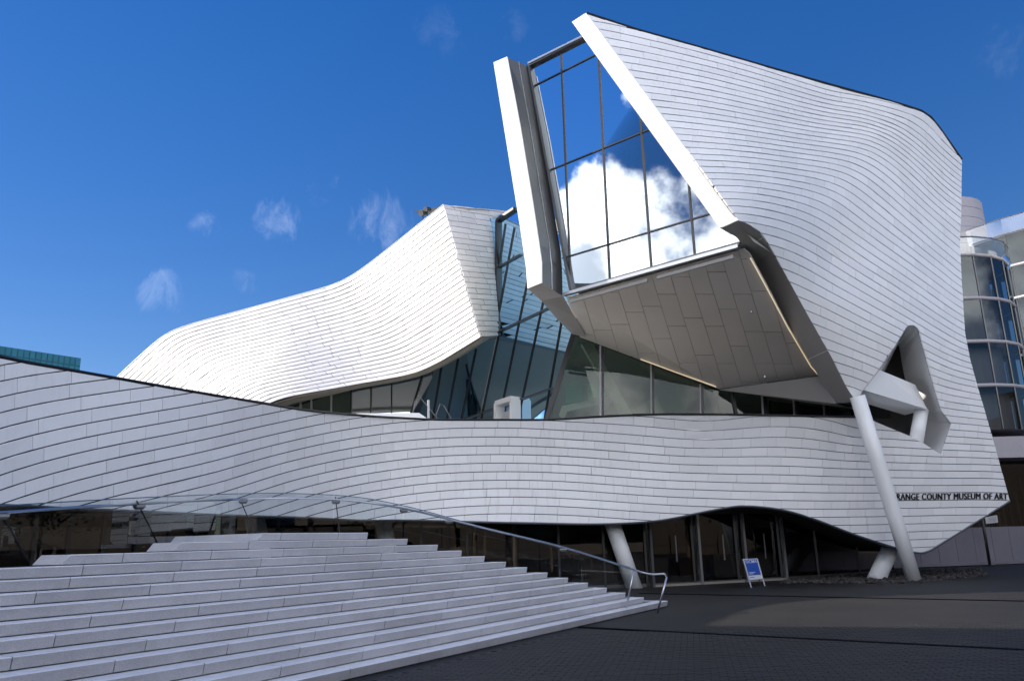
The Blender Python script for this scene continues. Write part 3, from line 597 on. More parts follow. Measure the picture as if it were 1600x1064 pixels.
bars(curtain, 'transom', HM, mid, .07, .14, M['mull'], .05)
mb = MB(); mb.slab(mid.P([(560, 700), (610, 500), (745, 300), (960, 330), (960, 560), (930, 720)]) - n1 * 6, -n1 * .1); mb.build('atrium_wall', M['inter'], museum)
mb = MB(); mb.slab([p - n1 * 2.5 for p in mid.P([(738, 625), (787, 605), (800, 640), (738, 656)])], -n1 * .3); mb.build('atrium_stair', M['white'], museum)
# white door box on the terrace
q0 = mid.P([(788, 632), (813, 624), (813, 668), (788, 668)]) + n1 * .35
for s_, e_, wd in ((0, 1, .3), (0, 3, .22), (1, 2, .22)):
    mb = MB(); mb.bar(q0[s_], q0[e_], wd * .8, .6, n1); mb.build('door_surround', M['white'], museum)
mb = MB(); mb.slab([q0[0] * .75 + q0[1] * .25 - arr(0, 0, .5), q0[0] * .2 + q0[1] * .8 - arr(0, 0, .5), q0[2], q0[3]], -n1 * .05); mb.build('terrace_door', M['plate'], museum)
# glazing below the wing
g0 = Surf(lambda q: np.full(len(q), 42.6)); g0p = [(440, 600), (668, 560), (676, 590), (632, 668), (440, 668)]
L0 = [((470, 560), (470, 680)), ((487, 560), (487, 680)), ((518, 560), (518, 680)), ((549, 560), (548.5, 680)), ((580, 560), (579.5, 680)), ((612, 560), (612, 680))]
sg = MB(); P = g0.P([(440, 640), (668, 560)]); sg.bar(P[0] - arr(0, 0, .1), P[1], .1, .1); sgl = sg.build('lower_glazing', M['dark'], museum)
glazing(sgl, [(440, 600), (549, 575), (549, 668), (440, 668)], L0[:3], g0, M['g_clear']); glazing(sgl, [(549.5, 575), (668, 560), (676, 590), (632, 668), (549.5, 668)], L0[4:], g0, M['g_sky']); bars(sgl, 'mullion', [((a[0], 600), (b[0], 668)) for a, b in L0[3:]], g0, .06, .12, M['dark'], .04); bars(sgl, 'mullion', [((a[0], 610), (b[0], 668)) for a, b in L0[:3]], g0, .09, .12, M['plate'], .04)
bars(sgl, 'raking_mullion', [((662, 582), (636, 668))], g0, .12, .2, M['dark'], .06)
mb = MB(); mb.box((-14, 48, 6), (-3, 48.2, 14)); mb.build('cafe_wall', M['inter'], museum)

# ---- slanted columns
def column(name, pts, rad, n=20):
    mb = MB(); mb.tube(pts, rad, n); return mb.build(name, M['white'], museum, True)
foot = onz(1427, 901, .16); top = atY(1342, 627, 30.8); column('column', [foot - arr(0, 0, .1), foot + (top - foot) * .33, foot + (top - foot) * .66, top + (top - foot) * .03], [.27, .28, .29, .29])
foot = onz(1367, 904); column('column', [foot - arr(0, 0, .1), foot + (atY(1399, 840, 34.6) - foot) * 1.15], .34)
foot = onz(992, 918); column('column', [foot - arr(0, 0, .1), foot + (atY(957, 818, 31.4) - foot) * 1.15], [.31, .30])
for px, yc in ((424, 26.6), (622, 31.0)): 
    d_ = ray(px, 850); f2 = d_ * (yc / d_[1]); column('column', [(f2[0], f2[1], -.1), (f2[0] - .9, f2[1] + .3, 4.0)], .32)

# ---- ground floor shop-front: plan line under the curved wall
plan = np.array([(-22, 14), (-17.5, 18), (-13.5, 22.5), (-10.5, 27.0), (-7, 30.8), (-2, 32.0), (5.0, 32.3), (11.1, 35.0), (15.0, 37.0), (18.5, 39.5)])
plan_s = catmull(plan, 6)
def plan_hit(px, path, py=850):
    d = ray(px, py)[:2]
    for i in range(len(path) - 1):
        a, b = path[i], path[i + 1]; e = b - a; den = d[0] * e[1] - d[1] * e[0]
        if abs(den) < 1e-9: continue
        t = (a[0] * e[1] - a[1] * e[0]) / den; s_ = (a[0] * d[1] - a[1] * d[0]) / den
        if t > 0 and -1e-6 <= s_ <= 1 + 1e-6: return np.array([d[0] * t, d[1] * t])
    return None
mpx = [-60, -4, 53, 107, 161, 212, 264, 306, 347, 390, 434, 478, 524, 570, 614, 658, 730, 803, 873, 943, 1008, 1082, 1150, 1217, 1274, 1338, 1390]
mp = [plan_hit(p, plan_s) for p in mpx]; mp = [m for m in mp if m is not None]
sf = MB()
for a, b in zip(mp[:-1], mp[1:]): sf.bar((*a, .06), (*b, .06), .12, .12)
shop = sf.build('lobby_shopfront', M['mull'], museum)
for i, (a, b) in enumerate(zip(mp[:-1], mp[1:])):
    mk('pane', [(*a, .1), (*b, .1), (*b, 4.6), (*a, 4.6)], [(0, 1, 2, 3)], M['g_dark'], shop)
for a in mp:
    mb = MB(); mb.bar((*a, 0), (*a, 4.6), .09, .2, (-a[0], -a[1], 0)); mb.build('mullion', M['dark'], shop)
# entrance doors
ef = MB(); e0, e1 = plan_hit(1011, plan_s), plan_hit(1217, plan_s); nE = arr(e1[1] - e0[1], -(e1[0] - e0[0]), 0); nE /= np.linalg.norm(nE); nE = nE if nE[1] < 0 else -nE
off = nE[:2] * .25; hh = 2.75
ef.bar((*(e0 + off), hh + .1), (*(e1 + off), hh + .1), .26, .22, nE); ent = ef.build('entrance_frame', mat('bronze_frame', (.10, .085, .075), .4, metal=.3), museum)
for t in (0.0, .345, .69, 1.0):
    p = e0 + (e1 - e0) * t + off; mb = MB(); mb.bar((*p, 0), (*p, hh), .11, .14, nE); mb.build('door_post', M['steel'] if t > 0 else M['mull'], ent)
mb = MB(); mb.bar((*(e0 + off), .04), (*(e1 + off), .04), .08, .1, nE); mb.build('threshold', M['conc'], ent)
for t in (.17, .52, .84):
    p = e0 + (e1 - e0) * t + off * 1.3; mb = MB(); mb.bar((*p, .9), (*p, 1.9), .04, .04, nE); mb.build('door_handle', M['steel'], ent)
# lobby inside: floor, back wall, furniture read as dim shapes
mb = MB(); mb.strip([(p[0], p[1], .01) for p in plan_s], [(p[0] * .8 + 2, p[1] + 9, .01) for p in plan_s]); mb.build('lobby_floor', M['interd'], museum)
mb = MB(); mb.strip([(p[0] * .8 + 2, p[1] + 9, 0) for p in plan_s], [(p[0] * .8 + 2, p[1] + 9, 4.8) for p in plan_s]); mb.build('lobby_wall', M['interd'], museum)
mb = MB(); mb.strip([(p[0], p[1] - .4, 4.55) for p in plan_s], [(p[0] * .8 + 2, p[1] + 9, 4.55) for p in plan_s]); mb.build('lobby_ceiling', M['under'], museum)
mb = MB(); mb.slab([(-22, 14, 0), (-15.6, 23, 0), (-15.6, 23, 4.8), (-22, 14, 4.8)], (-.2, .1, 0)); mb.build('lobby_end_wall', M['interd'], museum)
for x, y, wd, h in ((-3, 37, 3, 2.6), (8, 41, 2.2, 2.4), (12.5, 43, 1.6, 2.2), (3, 39, 1.5, 3)):
    mb = MB(); mb.box((x, y, 0), (x + wd, y + .4, h)); mb.build('display_wall', M['wood'], museum)
mb = MB(); mb.box((9.0, 38, 0), (11.6, 38.9, 1.05)); mb.build('reception_desk', M['conc'], museum)

# ---- put the tiles in: the 300 that show largest are pieces of their own, the rest one mesh per wall
TILES.sort(key=lambda t: -t[0]); rest = {}
for i, t in enumerate(TILES):
    if i < 300: mk('wall_tile', t[1], t[2], M['tile'], t[4], tint=[t[3]])
    else: rest.setdefault(t[4].name, (t[4], MB()))[1].add(t[1], t[2], t[3])
for nm, (par, mb) in rest.items():
    o = mb.build('wall_tiles', M['tile'], par); o['kind'] = 'stuff'

# ---- lettering on the wall
fc = bpy.data.curves.new('lettering', 'FONT'); fc.body = 'ORANGE COUNTY MUSEUM OF ART'; fc.offset = .0; fc.space_character = 1.08; fc.extrude = 0; fc.resolution_u = 3
fo = bpy.data.objects.new('lettering_source', fc); COL.objects.link(fo); bpy.context.view_layer.update()
me = bpy.data.meshes.new_from_object(fo); bpy.data.objects.remove(fo)
v = np.array([tuple(x.co) for x in me.vertices]); u = (v[:, 0] - v[:, 0].min()) / np.ptp(v[:, 0]); h = (v[:, 1] - v[:, 1].min()) / np.ptp(v[:, 1])
px = 1391.5 + u * (1573 - 1391.5); yb = np.array([row_y(7, x) - 1.0 for x in px]); yt = np.array([row_y(6, x) + .9 for x in px])
q = np.stack([px, yb + (yt - yb) * h], 1); nn = main.Nrm(q); P = main.P(q) + nn * .03
lm_ = MB()
for dx_ in (-.55, -.28, 0, .28, .55):
    q2 = q + [dx_, 0]; lm_.add(main.P(q2) + main.Nrm(q2) * (.03 + .002 * dx_), [tuple(p.vertices) for p in me.polygons])
lt = lm_.build('lettering', M['letter'], museum)

# ---- small fixtures on the wing roof
for px, py, s_ in ((661, 336, 1.0), (668, 330, .9)):
    p = atY(px, py, 38.6); t = thing('roof_floodlight', 'small dark floodlight on the wing roof edge', 'floodlight', p, 'floodlights on the wing roof')
    mb = MB(); mb.bar(p - arr(0, 0, .45), p, .05, .05); mb.build('stem', M['dark'], t)
    mb = MB(); mb.tube([p + arr(-.1, -.1, .05), p + arr(.12, .15, .14)], [.17 * s_, .12 * s_], 12); mb.build('lamp_head', M['mull'], t)
# terrace handrail with glass edge
t = thing('terrace_handrail', 'thin metal handrail standing on the terrace before the blue glass', 'handrail', atY(660, 656, 33))
for pts in ([(645, 650), (648, 626), (655, 619), (684, 654)], [(681, 650), (688, 631), (694, 634), (706, 656)]):
    mb = MB(); mb.tube([atY(*q, 33.5) for q in pts], .02, 8); mb.build('rail', M['mull'], t)
mb = MB(); mb.tube([atY(669.5, 625, 33.3), atY(669.5, 658, 33.3)], .05, 8); mb.build('post', M['plate'], t)
mb = MB(); mb.slab([atY(556, 645.5, 31.5), atY(655, 645, 31.5), atY(668, 654, 31.5), atY(610, 655, 31.5)], (0, 1.5, 0)); o = mb.build('terrace_plinth', M['white'], museum)

# ------------------------------------------------------------------ ground
G = 900
mb = MB(); mb.add([(-G, -G, 0), (G, -G, 0), (G, G, 0), (-G, G, 0)], [(0, 1, 2, 3)]); plaza = mb.build('plaza', M['paving']); tag(plaza, 'dark grey brick paved plaza in front of the museum', None, None, 'structure')
# pavers nearest the camera as real blocks
ang = R(12); ca, sa = math.cos(ang), math.sin(ang); pb = []
for i in range(-60, 90):
    for j in range(20, 210):
        x, y = (i + .5 * (j % 2)) * .22, j * .11; X, Y = x * ca + y * sa, -x * sa + y * ca
        if 8.8 < Y < 17 and -4.5 < X < Y * .66 + .3: pb.append((X, Y))
def near_stair(X, Y): return (-.8616 * X + .5075 * Y) > 7.75
pb = [p for p in pb if not near_stair(*p)]; pb.sort(key=lambda p: math.hypot(*p))
def paver(mb_, X, Y):
    h = .010 + random.uniform(-.0015, .002); a = .1085; b = .0535; tx, ty = random.uniform(-.006, .006), random.uniform(-.006, .006); v = []
    for sx, sy, z, e in ((-1, -1, -.01, 0), (1, -1, -.01, 0), (1, 1, -.01, 0), (-1, 1, -.01, 0), (-1, -1, h, .005), (1, -1, h, .005), (1, 1, h, .005), (-1, 1, h, .005)):
        lx, ly = sx * (a - e), sy * (b - e); v.append((X + lx * ca + ly * sa, Y - lx * sa + ly * ca, z + (tx * lx + ty * ly if e else 0)))
    mb_.add(v, [(4, 5, 6, 7), (0, 1, 5, 4), (1, 2, 6, 5), (2, 3, 7, 6), (3, 0, 4, 7)], random.uniform(.88, 1.12)); return mb_
vis = [p for p in pb if p[1] > 10.2 and p[0] > -1.5]
for p in vis[:300]: paver(MB(), *p).build('paver', M['paver'], plaza)
o_ = MB(); done = set(vis[:300])
for p in pb:
    if p not in done: paver(o_, *p)
o = o_.build('pavers', M['paver'], plaza); o['kind'] = 'stuff'
# dark drain slots in the paving
for a, b in (((905, 980), (1700, 1021)), ((1000, 927), (1700, 941))):
    A, B = onz(*a), onz(*b); mb = MB(); mb.bar(A + arr(0, 0, .010), B + arr(0, 0, .010), .16, .014, (0, 0, 1)); o = mb.build('drain_slot', M['slot'], plaza)
# rock bed round the column feet
rb = MB(); rnd = random.Random(3)
quad = [onz(1215, 912), onz(1440, 911), onz(1545, 898), onz(1530, 888), onz(1250, 898)]
qp = [(p[0], p[1]) for p in quad]; xs_ = [p[0] for p in qp]; ys_ = [p[1] for p in qp]; cnt = 0
while cnt < 2600:
    x, y = rnd.uniform(min(xs_), max(xs_)), rnd.uniform(min(ys_), max(ys_))
    if not inside(qp, (x, y)): continue
    cnt += 1; zq = rnd.uniform(-.06, .04); r = rnd.uniform(.04, .10); v = []; th0 = rnd.random() * 6
    for zz, rr in ((0, 1), (.55, .85)):
        for k in range(6): t = th0 + k * math.pi / 3; v.append((x + r * rr * math.cos(t) * rnd.uniform(.8, 1.2), y + r * rr * math.sin(t) * rnd.uniform(.8, 1.2), zz * r + zq))
    v.append((x, y, r * .8 + zq)); f = [(k, (k + 1) % 6, 6 + (k + 1) % 6, 6 + k) for k in range(6)] + [(6 + k, 6 + (k + 1) % 6, 12) for k in range(6)]
    rb.add(v, f, rnd.uniform(.6, 1.9))
tag(rb.build('rock_bed', M['rock']), 'bed of small dark rocks around the feet of the slanted columns', 'rocks', kind='stuff')

# ------------------------------------------------------------------ stairs
sd = arr(math.sin(R(30.5)), math.cos(R(30.5))); sn = arr(-sd[1], sd[0]); RI, TR, C1 = .15, .306, 8.14
ends_px = {1: 1043, 2: 1005.7, 3: 977, 4: 948, 5: 918.6, 6: 887.7, 7: 855.7, 8: 823.7, 9: 790.9, 10: 757.7, 11: 722, 12: 688, 13: 637.6, 14: 575.5}
def on_step(px, k, py=880):
    d = ray(px, py)[:2]; t = (C1 + TR * (k - 1)) / (d @ sn); return d * t
stairs = thing('granite_stairs', 'wide grey granite stairs rising to the left behind the glass balustrade', 'stairs', (-1, 14, 0))
smin = {}; srt = {}
for k in range(1, 15):
    p = on_step(ends_px[k], k, 940 - 8 * k); srt[k] = p @ sd
lefts = {14: 402, 13: 272, 12: 97, 11: -110}
for k in range(1, 15): smin[k] = on_step(lefts[k], k, 870) @ sd if k in lefts else 2.0
und = MB()
for k in range(1, 15):
    c = C1 + TR * (k - 1); z0, z1 = RI * (k - 1), RI * k; a = smin[k]; rightx = srt[k]
    l = a - ((k * .618) % 1) * 1.6
    while l < rightx:
        l2 = l + 1.62; s0, s1 = max(l, a) + .008, min(l2, rightx) - .008; l = l2
        if s1 - s0 < .08: continue
        bk = .75 if k < 14 else 2.6; uc = .028                         # riser leans back under its nosing
        def pt(s_, n_, z): q = sd * s_ + sn * n_; return (q[0], q[1], z)
        e = .011
        v = [pt(s0, c + uc, z0 + .014), pt(s1, c + uc, z0 + .014), pt(s1, c + bk, z0 + .014), pt(s0, c + bk, z0 + .014), pt(s0, c, z1 - e), pt(s1, c, z1 - e), pt(s1, c + e, z1), pt(s0, c + e, z1), pt(s1, c + bk, z1), pt(s0, c + bk, z1)]
        if s0 <= a + .01 and k in (14, 13, 12):                         # rounded left end
            v[4] = pt(s0 + .12, c, z1 - e); v[7] = pt(s0 + .12, c + e, z1); v[9] = pt(s0 + .12, c + bk, z1)
        fcs = [(0, 1, 5, 4), (4, 5, 6, 7), (7, 6, 8, 9), (1, 2, 8, 6, 5), (3, 0, 4, 7, 9), (0, 3, 2, 1), (2, 3, 9, 8)]
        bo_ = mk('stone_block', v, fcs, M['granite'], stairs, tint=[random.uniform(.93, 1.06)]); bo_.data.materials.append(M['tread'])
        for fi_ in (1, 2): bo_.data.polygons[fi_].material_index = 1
    # tread base running on to the balustrade
    lo = sd * (a - 1.5 if k > 11 else a) + sn * (c + .04); hi = sd * (rightx + (.62 if k > 1 else -.1)) + sn * (c + .04)
    und.slab([(*lo, z1 - .03 - (.12 if True else 0)), (*hi, z1 - .15), (*(hi + sn * TR * 1.05), z1 - .15), (*(lo + sn * TR * 1.05), z1 - .15)], (0, 0, -.1))
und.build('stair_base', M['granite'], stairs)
# ------------------------------------------------------------------ balustrade round the back of the stairs
bp_ = []
for k in range(1, 15): p = sd * (srt[k] + .62) + sn * (C1 + TR * (k - 1) + .35); bp_.append(p)
bp_[0] = sd * (srt[1] + .1) + sn * (C1 + .1)
q = sd * (smin[14] + .2) + sn * (C1 + TR * 13 + 2.4); path = bp_ + [sd * (srt[14] - .6) + sn * (C1 + TR * 13 + 1.6), (sd * (srt[14] * .4 + smin[14] * .6) + sn * (C1 + TR * 13 + 2.5))]
for k, sx in ((13, .6), (12, .2), (11, .2), (10.3, 0)):
    s_ = on_step(lefts.get(int(k), -300) if k > 10.5 else -420, k, 870) @ sd; path.append(sd * (s_ - .2) + sn * (C1 + TR * (k - 1) + .9))
path = catmull(path, 5)
rail_px = catmull([(-260, 822), (-120, 808), (0, 801), (150, 790.5), (300, 782.5), (400, 779), (470, 778), (560, 783), (640, 796), (700, 810.5), (760, 826), (880, 855), (985, 888), (1008, 895), (1021, 897)], 4)
gtop_px = catmull([(-260, 808), (-120, 797), (0, 790), (150, 781), (300, 773.5), (400, 770.5), (470, 771), (560, 776.5), (640, 792), (700, 808), (760, 824.5), (880, 853.5), (985, 886.5)], 4)
def path_pt(px, py):
    h = plan_hit(px, path, py)
    if h is None: return None
    d = ray(px, py); return arr(h[0], h[1], EYE + d[2] * (h[0] ** 2 + h[1] ** 2) ** .5 / (d[0] ** 2 + d[1] ** 2) ** .5)
bal = thing('glass_balustrade', 'frameless glass balustrade with steel handrail along the top of the granite stairs', 'balustrade', (-1, 17, 1.5))
rp = [path_pt(*q) for q in rail_px]; rp = [p for p in rp if p is not None]
gt = [path_pt(*q) for q in gtop_px]; gt = [p for p in gt if p is not None]
E0 = path_pt(1021, 897) if path_pt(1021, 897) is not None else rp[-1]
pole_b = onz(1027, 957); pole_t = pole_b + arr(0, 0, 0); dT = ray(1042, 901); tt = np.hypot(*pole_b[:2]) / np.hypot(*dT[:2]); pole_t = EY + dT * tt
mb = MB(); mb.tube(list(rp) + [EY + ray(1038, 896) * (tt * F / F), pole_t], .026, 10); mb.build('handrail', M['steel'], bal, True)
mb = MB(); mb.tube([pole_t, pole_b], .026, 10); mb.build('end_post', M['steel'], bal, True)
# glass panels between joints
joint_px = [-200, -60, 72, 205, 373, 522, 630, 690, 738, 790, 842, 893, 942, 985]
def zbase(p):
    c = (p[:2] @ sn - C1) / TR; return max(0, min(14, math.floor(c) + 1)) * RI - .12
for a, b in zip(joint_px[:-1], joint_px[1:]):
    xs = np.linspace(a + .4, b - .4, 6); tp = []
    for x in xs:
        y = np.interp(x, gtop_px[:, 0], gtop_px[:, 1]); p = path_pt(x, y)
        if p is not None: tp.append(p)
    if len(tp) < 2: continue
    bt = [arr(p[0], p[1], min(zbase(p) - .1, p[2] - .6)) for p in tp]
    mb = MB(); mb.strip(bt, tp); mb.build('glass_panel', M['g_rail'], bal)
    mb = MB(); mb.tube(tp, .010, 6); mb.build('glass_edge', mat('glass_edge', (.10, .16, .22), .2) if 'glass_edge' not in bpy.data.materials else bpy.data.materials['glass_edge'], bal)
for px in (3, 218, 380, 525, 631, 702, 880):
    p = path_pt(px, float(np.interp(px, rail_px[:, 0], rail_px[:, 1])))
    if p is None: continue
    out = arr(-p[0], -p[1], 0); out /= np.linalg.norm(out); sd3 = arr(-out[1], out[0], 0)
    mb = MB(); zz = p[2]
    ring = []
    for zo, wd, dp in ((-.02, .10, .05), (-.06, .10, .06), (-.10, .065, .045)):
        ring.append([p + sd3 * sx * wd + out * (sy * dp) + arr(0, 0, zo) for sx, sy in ((-1, -1), (1, -1), (1, 1), (-1, 1))])
    v = [x for r_ in ring for x in r_]; f = [(3, 2, 1, 0), (8, 9, 10, 11)] + [(l * 4 + k, l * 4 + (k + 1) % 4, l * 4 + 4 + (k + 1) % 4, l * 4 + 4 + k) for l in (0, 1) for k in range(4)]
    mb.add(v, f); mb.build('rail_bracket', M['mull'], bal)
for a, b in (((5, 806), (45, 877)), ((214, 783), (250, 857)), ((374, 777), (398, 834)), ((524, 776), (531, 834))):
    pa, pb_ = path_pt(*a), path_pt(*b)
    if pa is not None and pb_ is not None: mb = MB(); mb.bar(pa, pb_, .022, .04, (-pa[0], -pa[1], 0)); mb.build('post', M['dark'], bal)
pm = path_pt(990, 892)
if pm is not None:
    fb = onz(979, 949.5, .15); mb = MB(); d_ = ray(990, 891); mb.tube([EY + d_ * (np.hypot(*fb[:2]) / np.hypot(*d_[:2])), fb], .022, 8); mb.build('post', M['steel'], bal, True)

# ------------------------------------------------------------------ sandwich board
sb0, sb1 = onz(1174, 917.5), onz(1195, 915)
sgn = thing('sandwich_board', 'blue and white folding sandwich board standing by the entrance doors', 'sign', (sb0 + sb1) / 2)
bt = atY(1161, 873, sb0[1] + .25); bt2 = atY(1183, 872, sb1[1] + .25); lx = sb1 - sb0; wdv = lx / np.linalg.norm(lx)
nS = np.cross(lx, bt - sb0); nS /= np.linalg.norm(nS); nS = nS if nS[1] < 0 else -nS
up1, up2 = bt - sb0, bt2 - sb1
for b_, u_ in ((sb0, up1), (sb1, up2)):
    mb = MB(); mb.bar(b_, b_ + u_, .035, .03, nS); mb.build('leg', M['plate'], sgn)
    bk = b_ + arr(.05, .75, 0); bk[2] = 0; mb = MB(); mb.bar(bk, b_ + u_ - nS * .05, .03, .03, nS); mb.build('leg', M['mull'], sgn)
def sq(u, vv, lift=.0): return (sb0 + up1 * vv) * (1 - u) + (sb1 + up2 * vv) * u + nS * lift
mb = MB(); mb.slab([sq(0, .26), sq(1, .26), sq(1, 1.0), sq(0, 1.0)], -nS * .02); brd = mb.build('board', M['board'], sgn)
mb = MB(); mb.slab([sq(.06, .41, .006), sq(.94, .41, .006), sq(.94, .975, .006), sq(.06, .975, .006)], -nS * .004); mb.build('poster', M['blue'], brd)
def text_on(body, u0_, u1_, v0_, v1_, m, name, parent):
    c = bpy.data.curves.new(name, 'FONT'); c.body = body; c.offset = .012; c.resolution_u = 2; o_ = bpy.data.objects.new(name, c); COL.objects.link(o_); bpy.context.view_layer.update()
    me = bpy.data.meshes.new_from_object(o_); bpy.data.objects.remove(o_); v = np.array([tuple(x.co) for x in me.vertices]); u = (v[:, 0] - v[:, 0].min()) / np.ptp(v[:, 0]); h = (v[:, 1] - v[:, 1].min()) / np.ptp(v[:, 1])
    mk(name, [sq(u0_ + a * (u1_ - u0_), v0_ + b * (v1_ - v0_), .011) for a, b in zip(u, h)], [tuple(p.vertices) for p in me.polygons], m, parent)
text_on('OCMA', .10, .90, .84, .955, M['board'], 'logo', brd)
for vv, uu in ((.50, .58), (.455, .42)): mb = MB(); mb.slab([sq(.12, vv, .010), sq(uu, vv, .010), sq(uu, vv + .02, .010), sq(.12, vv + .02, .010)], -nS * .002); mb.build('text_line', M['board'], brd)
mb = MB(); mb.slab([sq(.10, .33, .006), sq(.42, .33, .006), sq(.42, .35, .006), sq(.10, .35, .006)], -nS * .002); mb.build('text_line', M['blue'], brd)

# ------------------------------------------------------------------ right: low wall, sign post, concert hall
lw = thing('low_wall', 'long low grey panelled wall behind the museum tip', 'wall', (28, 45, 0))
A, B = onz(1430, 887), onz(1640, 879); A = A + (A - B) * .9; lv = B - A; Lw = np.linalg.norm(lv); lu = lv / Lw; ln = arr(lu[1], -lu[0], 0)
npan = 14
for i in range(npan):
    a = A + lu * (Lw * i / npan + .01); b = A + lu * (Lw * (i + 1) / npan - .01)
    mb = MB(); mb.slab([a, b, b + arr(0, 0, 1.95), a + arr(0, 0, 1.95)], -ln * .3 if ln[1] < 0 else ln * .3); o = mk('wall_panel', mb.v, mb.f, M['lowwall'], lw, tint=[random.uniform(.92, 1.08)])
mb = MB(); bs = ln if ln[1] < 0 else -ln; mb.bar(A + arr(0, 0, .12) + bs * .05, B + arr(0, 0, .12) + bs * .05, .24, .16, (0, 0, 1)); mb.build('plinth', M['lowwall'], lw)
ps = onz(1547, 884); spst = thing('sign_post', 'dark metal post with a pale information plate beside the low grey wall', 'sign post', ps)
mb = MB(); mb.tube([ps, ps + arr(0, 0, 3.0)], .075, 12); mb.build('post', M['post'], spst, True)
mb = MB(); mb.tube([ps, ps + arr(0, 0, .05)], .22, 16); mb.build('base_plate', M['post'], spst)
mb = MB(); mb.slab([atY(1539, 808, ps[1] - .1), atY(1558, 804.5, ps[1] - .1), atY(1559.5, 816, ps[1] - .1), atY(1541, 818, ps[1] - .1)], (0, .04, 0)); plq = mb.build('plate', M['plate'], spst)
for yy in (809.5, 811.5, 813.5, 815.3): mb = MB(); mb.slab([atY(1544, yy, ps[1] - .11), atY(1556.5, yy - 1.6, ps[1] - .11), atY(1556.5, yy - 1.0, ps[1] - .11), atY(1544, yy - .4, ps[1] - .11)], (0, .005, 0)); mb.build('text_line', M['lowwall'], plq)
rr_ = thing('ground_rail', 'short dark metal rail in front of the low grey wall', 'rail', onz(1579, 876))
a, b = onz(1579, 876), onz(1640, 872); mb = MB(); mb.tube([a, a + arr(0, 0, .85), b + arr(0, 0, .85), b], .03, 8); mb.build('rail_bar', M['post'], rr_)

hall = thing('concert_hall', 'tall concert hall with curved glass bays and a stone drum beyond the museum', 'building', (44, 70, 0))
def arc_pts(cx, cy, r, a0, a1, n): return [(cx + r * math.cos(R(a0 + (a1 - a0) * i / n)), cy + r * math.sin(R(a0 + (a1 - a0) * i / n))) for i in range(n + 1)]
def bay(name, cx, cy, r, a0, a1, n, z0, levels, z1, gm, ringm, rail=None):
    pts = arc_pts(cx, cy, r, a0, a1, n); lv = [z0] + levels + [z1]
    mb = MB()
    for z in levels + [z1]: mb.tube([(x, y, z) for x, y in pts], .15, 8)
    base = mb.build(name, ringm, hall, True)
    for i in range(n):
        for j in range(len(lv) - 1):
            a, b = pts[i], pts[i + 1]; mk('pane', [(*a, lv[j]), (*b, lv[j]), (*b, lv[j + 1]), (*a, lv[j + 1])], [(0, 1, 2, 3)], gm, base)
        mb = MB(); mb.bar((*pts[i], z0), (*pts[i], z1), .09, .12); mb.build('mullion', M['mull'], base)
    mb = MB()
    for z in [z0] + levels + [z1]: mb.add([(x, y, z) for x, y in pts] + [(cx, cy + 2, z)], [(i, i + 1, n + 1) for i in range(n)])
    mb.build('floor_slab', M['lowwall'], base)
    ip = arc_pts(cx, cy, r - 1.4, 0, 360, 32); mb = MB(); mb.strip([(x, y, z0) for x, y in ip], [(x, y, z1) for x, y in ip]); mb.build('inner_wall', M['stone'], base)
    if rail:
        mb = MB(); op = arc_pts(cx, cy, r + .3, a0, a1, n); mb.strip([(x, y, z1) for x, y in op], [(x, y, z1 + rail) for x, y in op]); mb.build('glass_rail', M['g_rail'], base)
        mb = MB(); mb.tube([(x, y, z1 + rail) for x, y in op], .06, 6); mb.build('rail_cap', M['steel'], base)
    return base
def zat(px, py, Y): return float(atY(px, py, Y)[2])
Yb = 64.0; xr = float(atY(1578, 560, Yb)[0]); rB = 6.0
bay('glass_bay', xr - rB, Yb, rB, 180, 375, 12, zat(1580, 684, Yb), [zat(1575, 621, Yb), zat(1570, 558, Yb), zat(1565, 496, Yb)], zat(1560, 434, Yb), M['g_tower'], M['stone'], zat(1560, 410, Yb) - zat(1560, 434, Yb))
mb = MB(); mb.tube([(xr + .1, Yb, zat(1580, 684, Yb)), (xr + .1, Yb, zat(1560, 434, Yb))], .42, 16); mb.build('round_pier', M['plate'], hall, True)
Y2 = 78.0; xl = float(atY(1520, 400, Y2)[0]); r2 = 26.0
bay('upper_bay', xl + r2 * .88, Y2 + r2 * .47, r2, 208, 300, 12, zat(1580, 684, 72), [zat(1600, 545, 72), zat(1600, 460, 74), zat(1600, 410, 74), ], zat(1560, 372, 76), M['g_tower'], M['plate'], 1.6)
mb = MB(); p0 = atY(1500, 437, 80); p1 = atY(1521, 437, 80); h1 = zat(1510, 362, 80)
for i in range(9):
    z_ = p0[2] - 6 + i * (h1 - p0[2] + 6) / 9
    for j in range(4):
        x0 = p0[0] - 3 + j * 1.25 + (.6 if i % 2 else 0); mb2 = MB(); mb2.box((x0, 80, z_ + .02), (x0 + 1.22, 80.3, z_ + (h1 - p0[2] + 6) / 9 - .02)); mk('stone_panel', mb2.v, mb2.f, M['warm'], hall, tint=[random.uniform(.92, 1.08)])
xd = float(atY(1543, 340, 86)[0]); zt, zb = zat(1530, 322, 86), zat(1530, 430, 86); nrow = 7
for j in range(nrow):
    pts = arc_pts(xd - 5, 88, 5, 180, 380, 18); za, zc = zb + (zt - zb) * j / nrow, zb + (zt - zb) * (j + 1) / nrow - .04; mb = MB(); mb.strip([(*p, za) for p in pts], [(*p, zc) for p in pts]); o = mb.build('drum_course', M['stone'], hall, True)
mb = MB(); mb.add([(*p, zt - .06) for p in arc_pts(xd - 5, 88, 5, 0, 360, 24)[:-1]], [tuple(range(24))]); mb.build('drum_roof', M['roof'], hall)
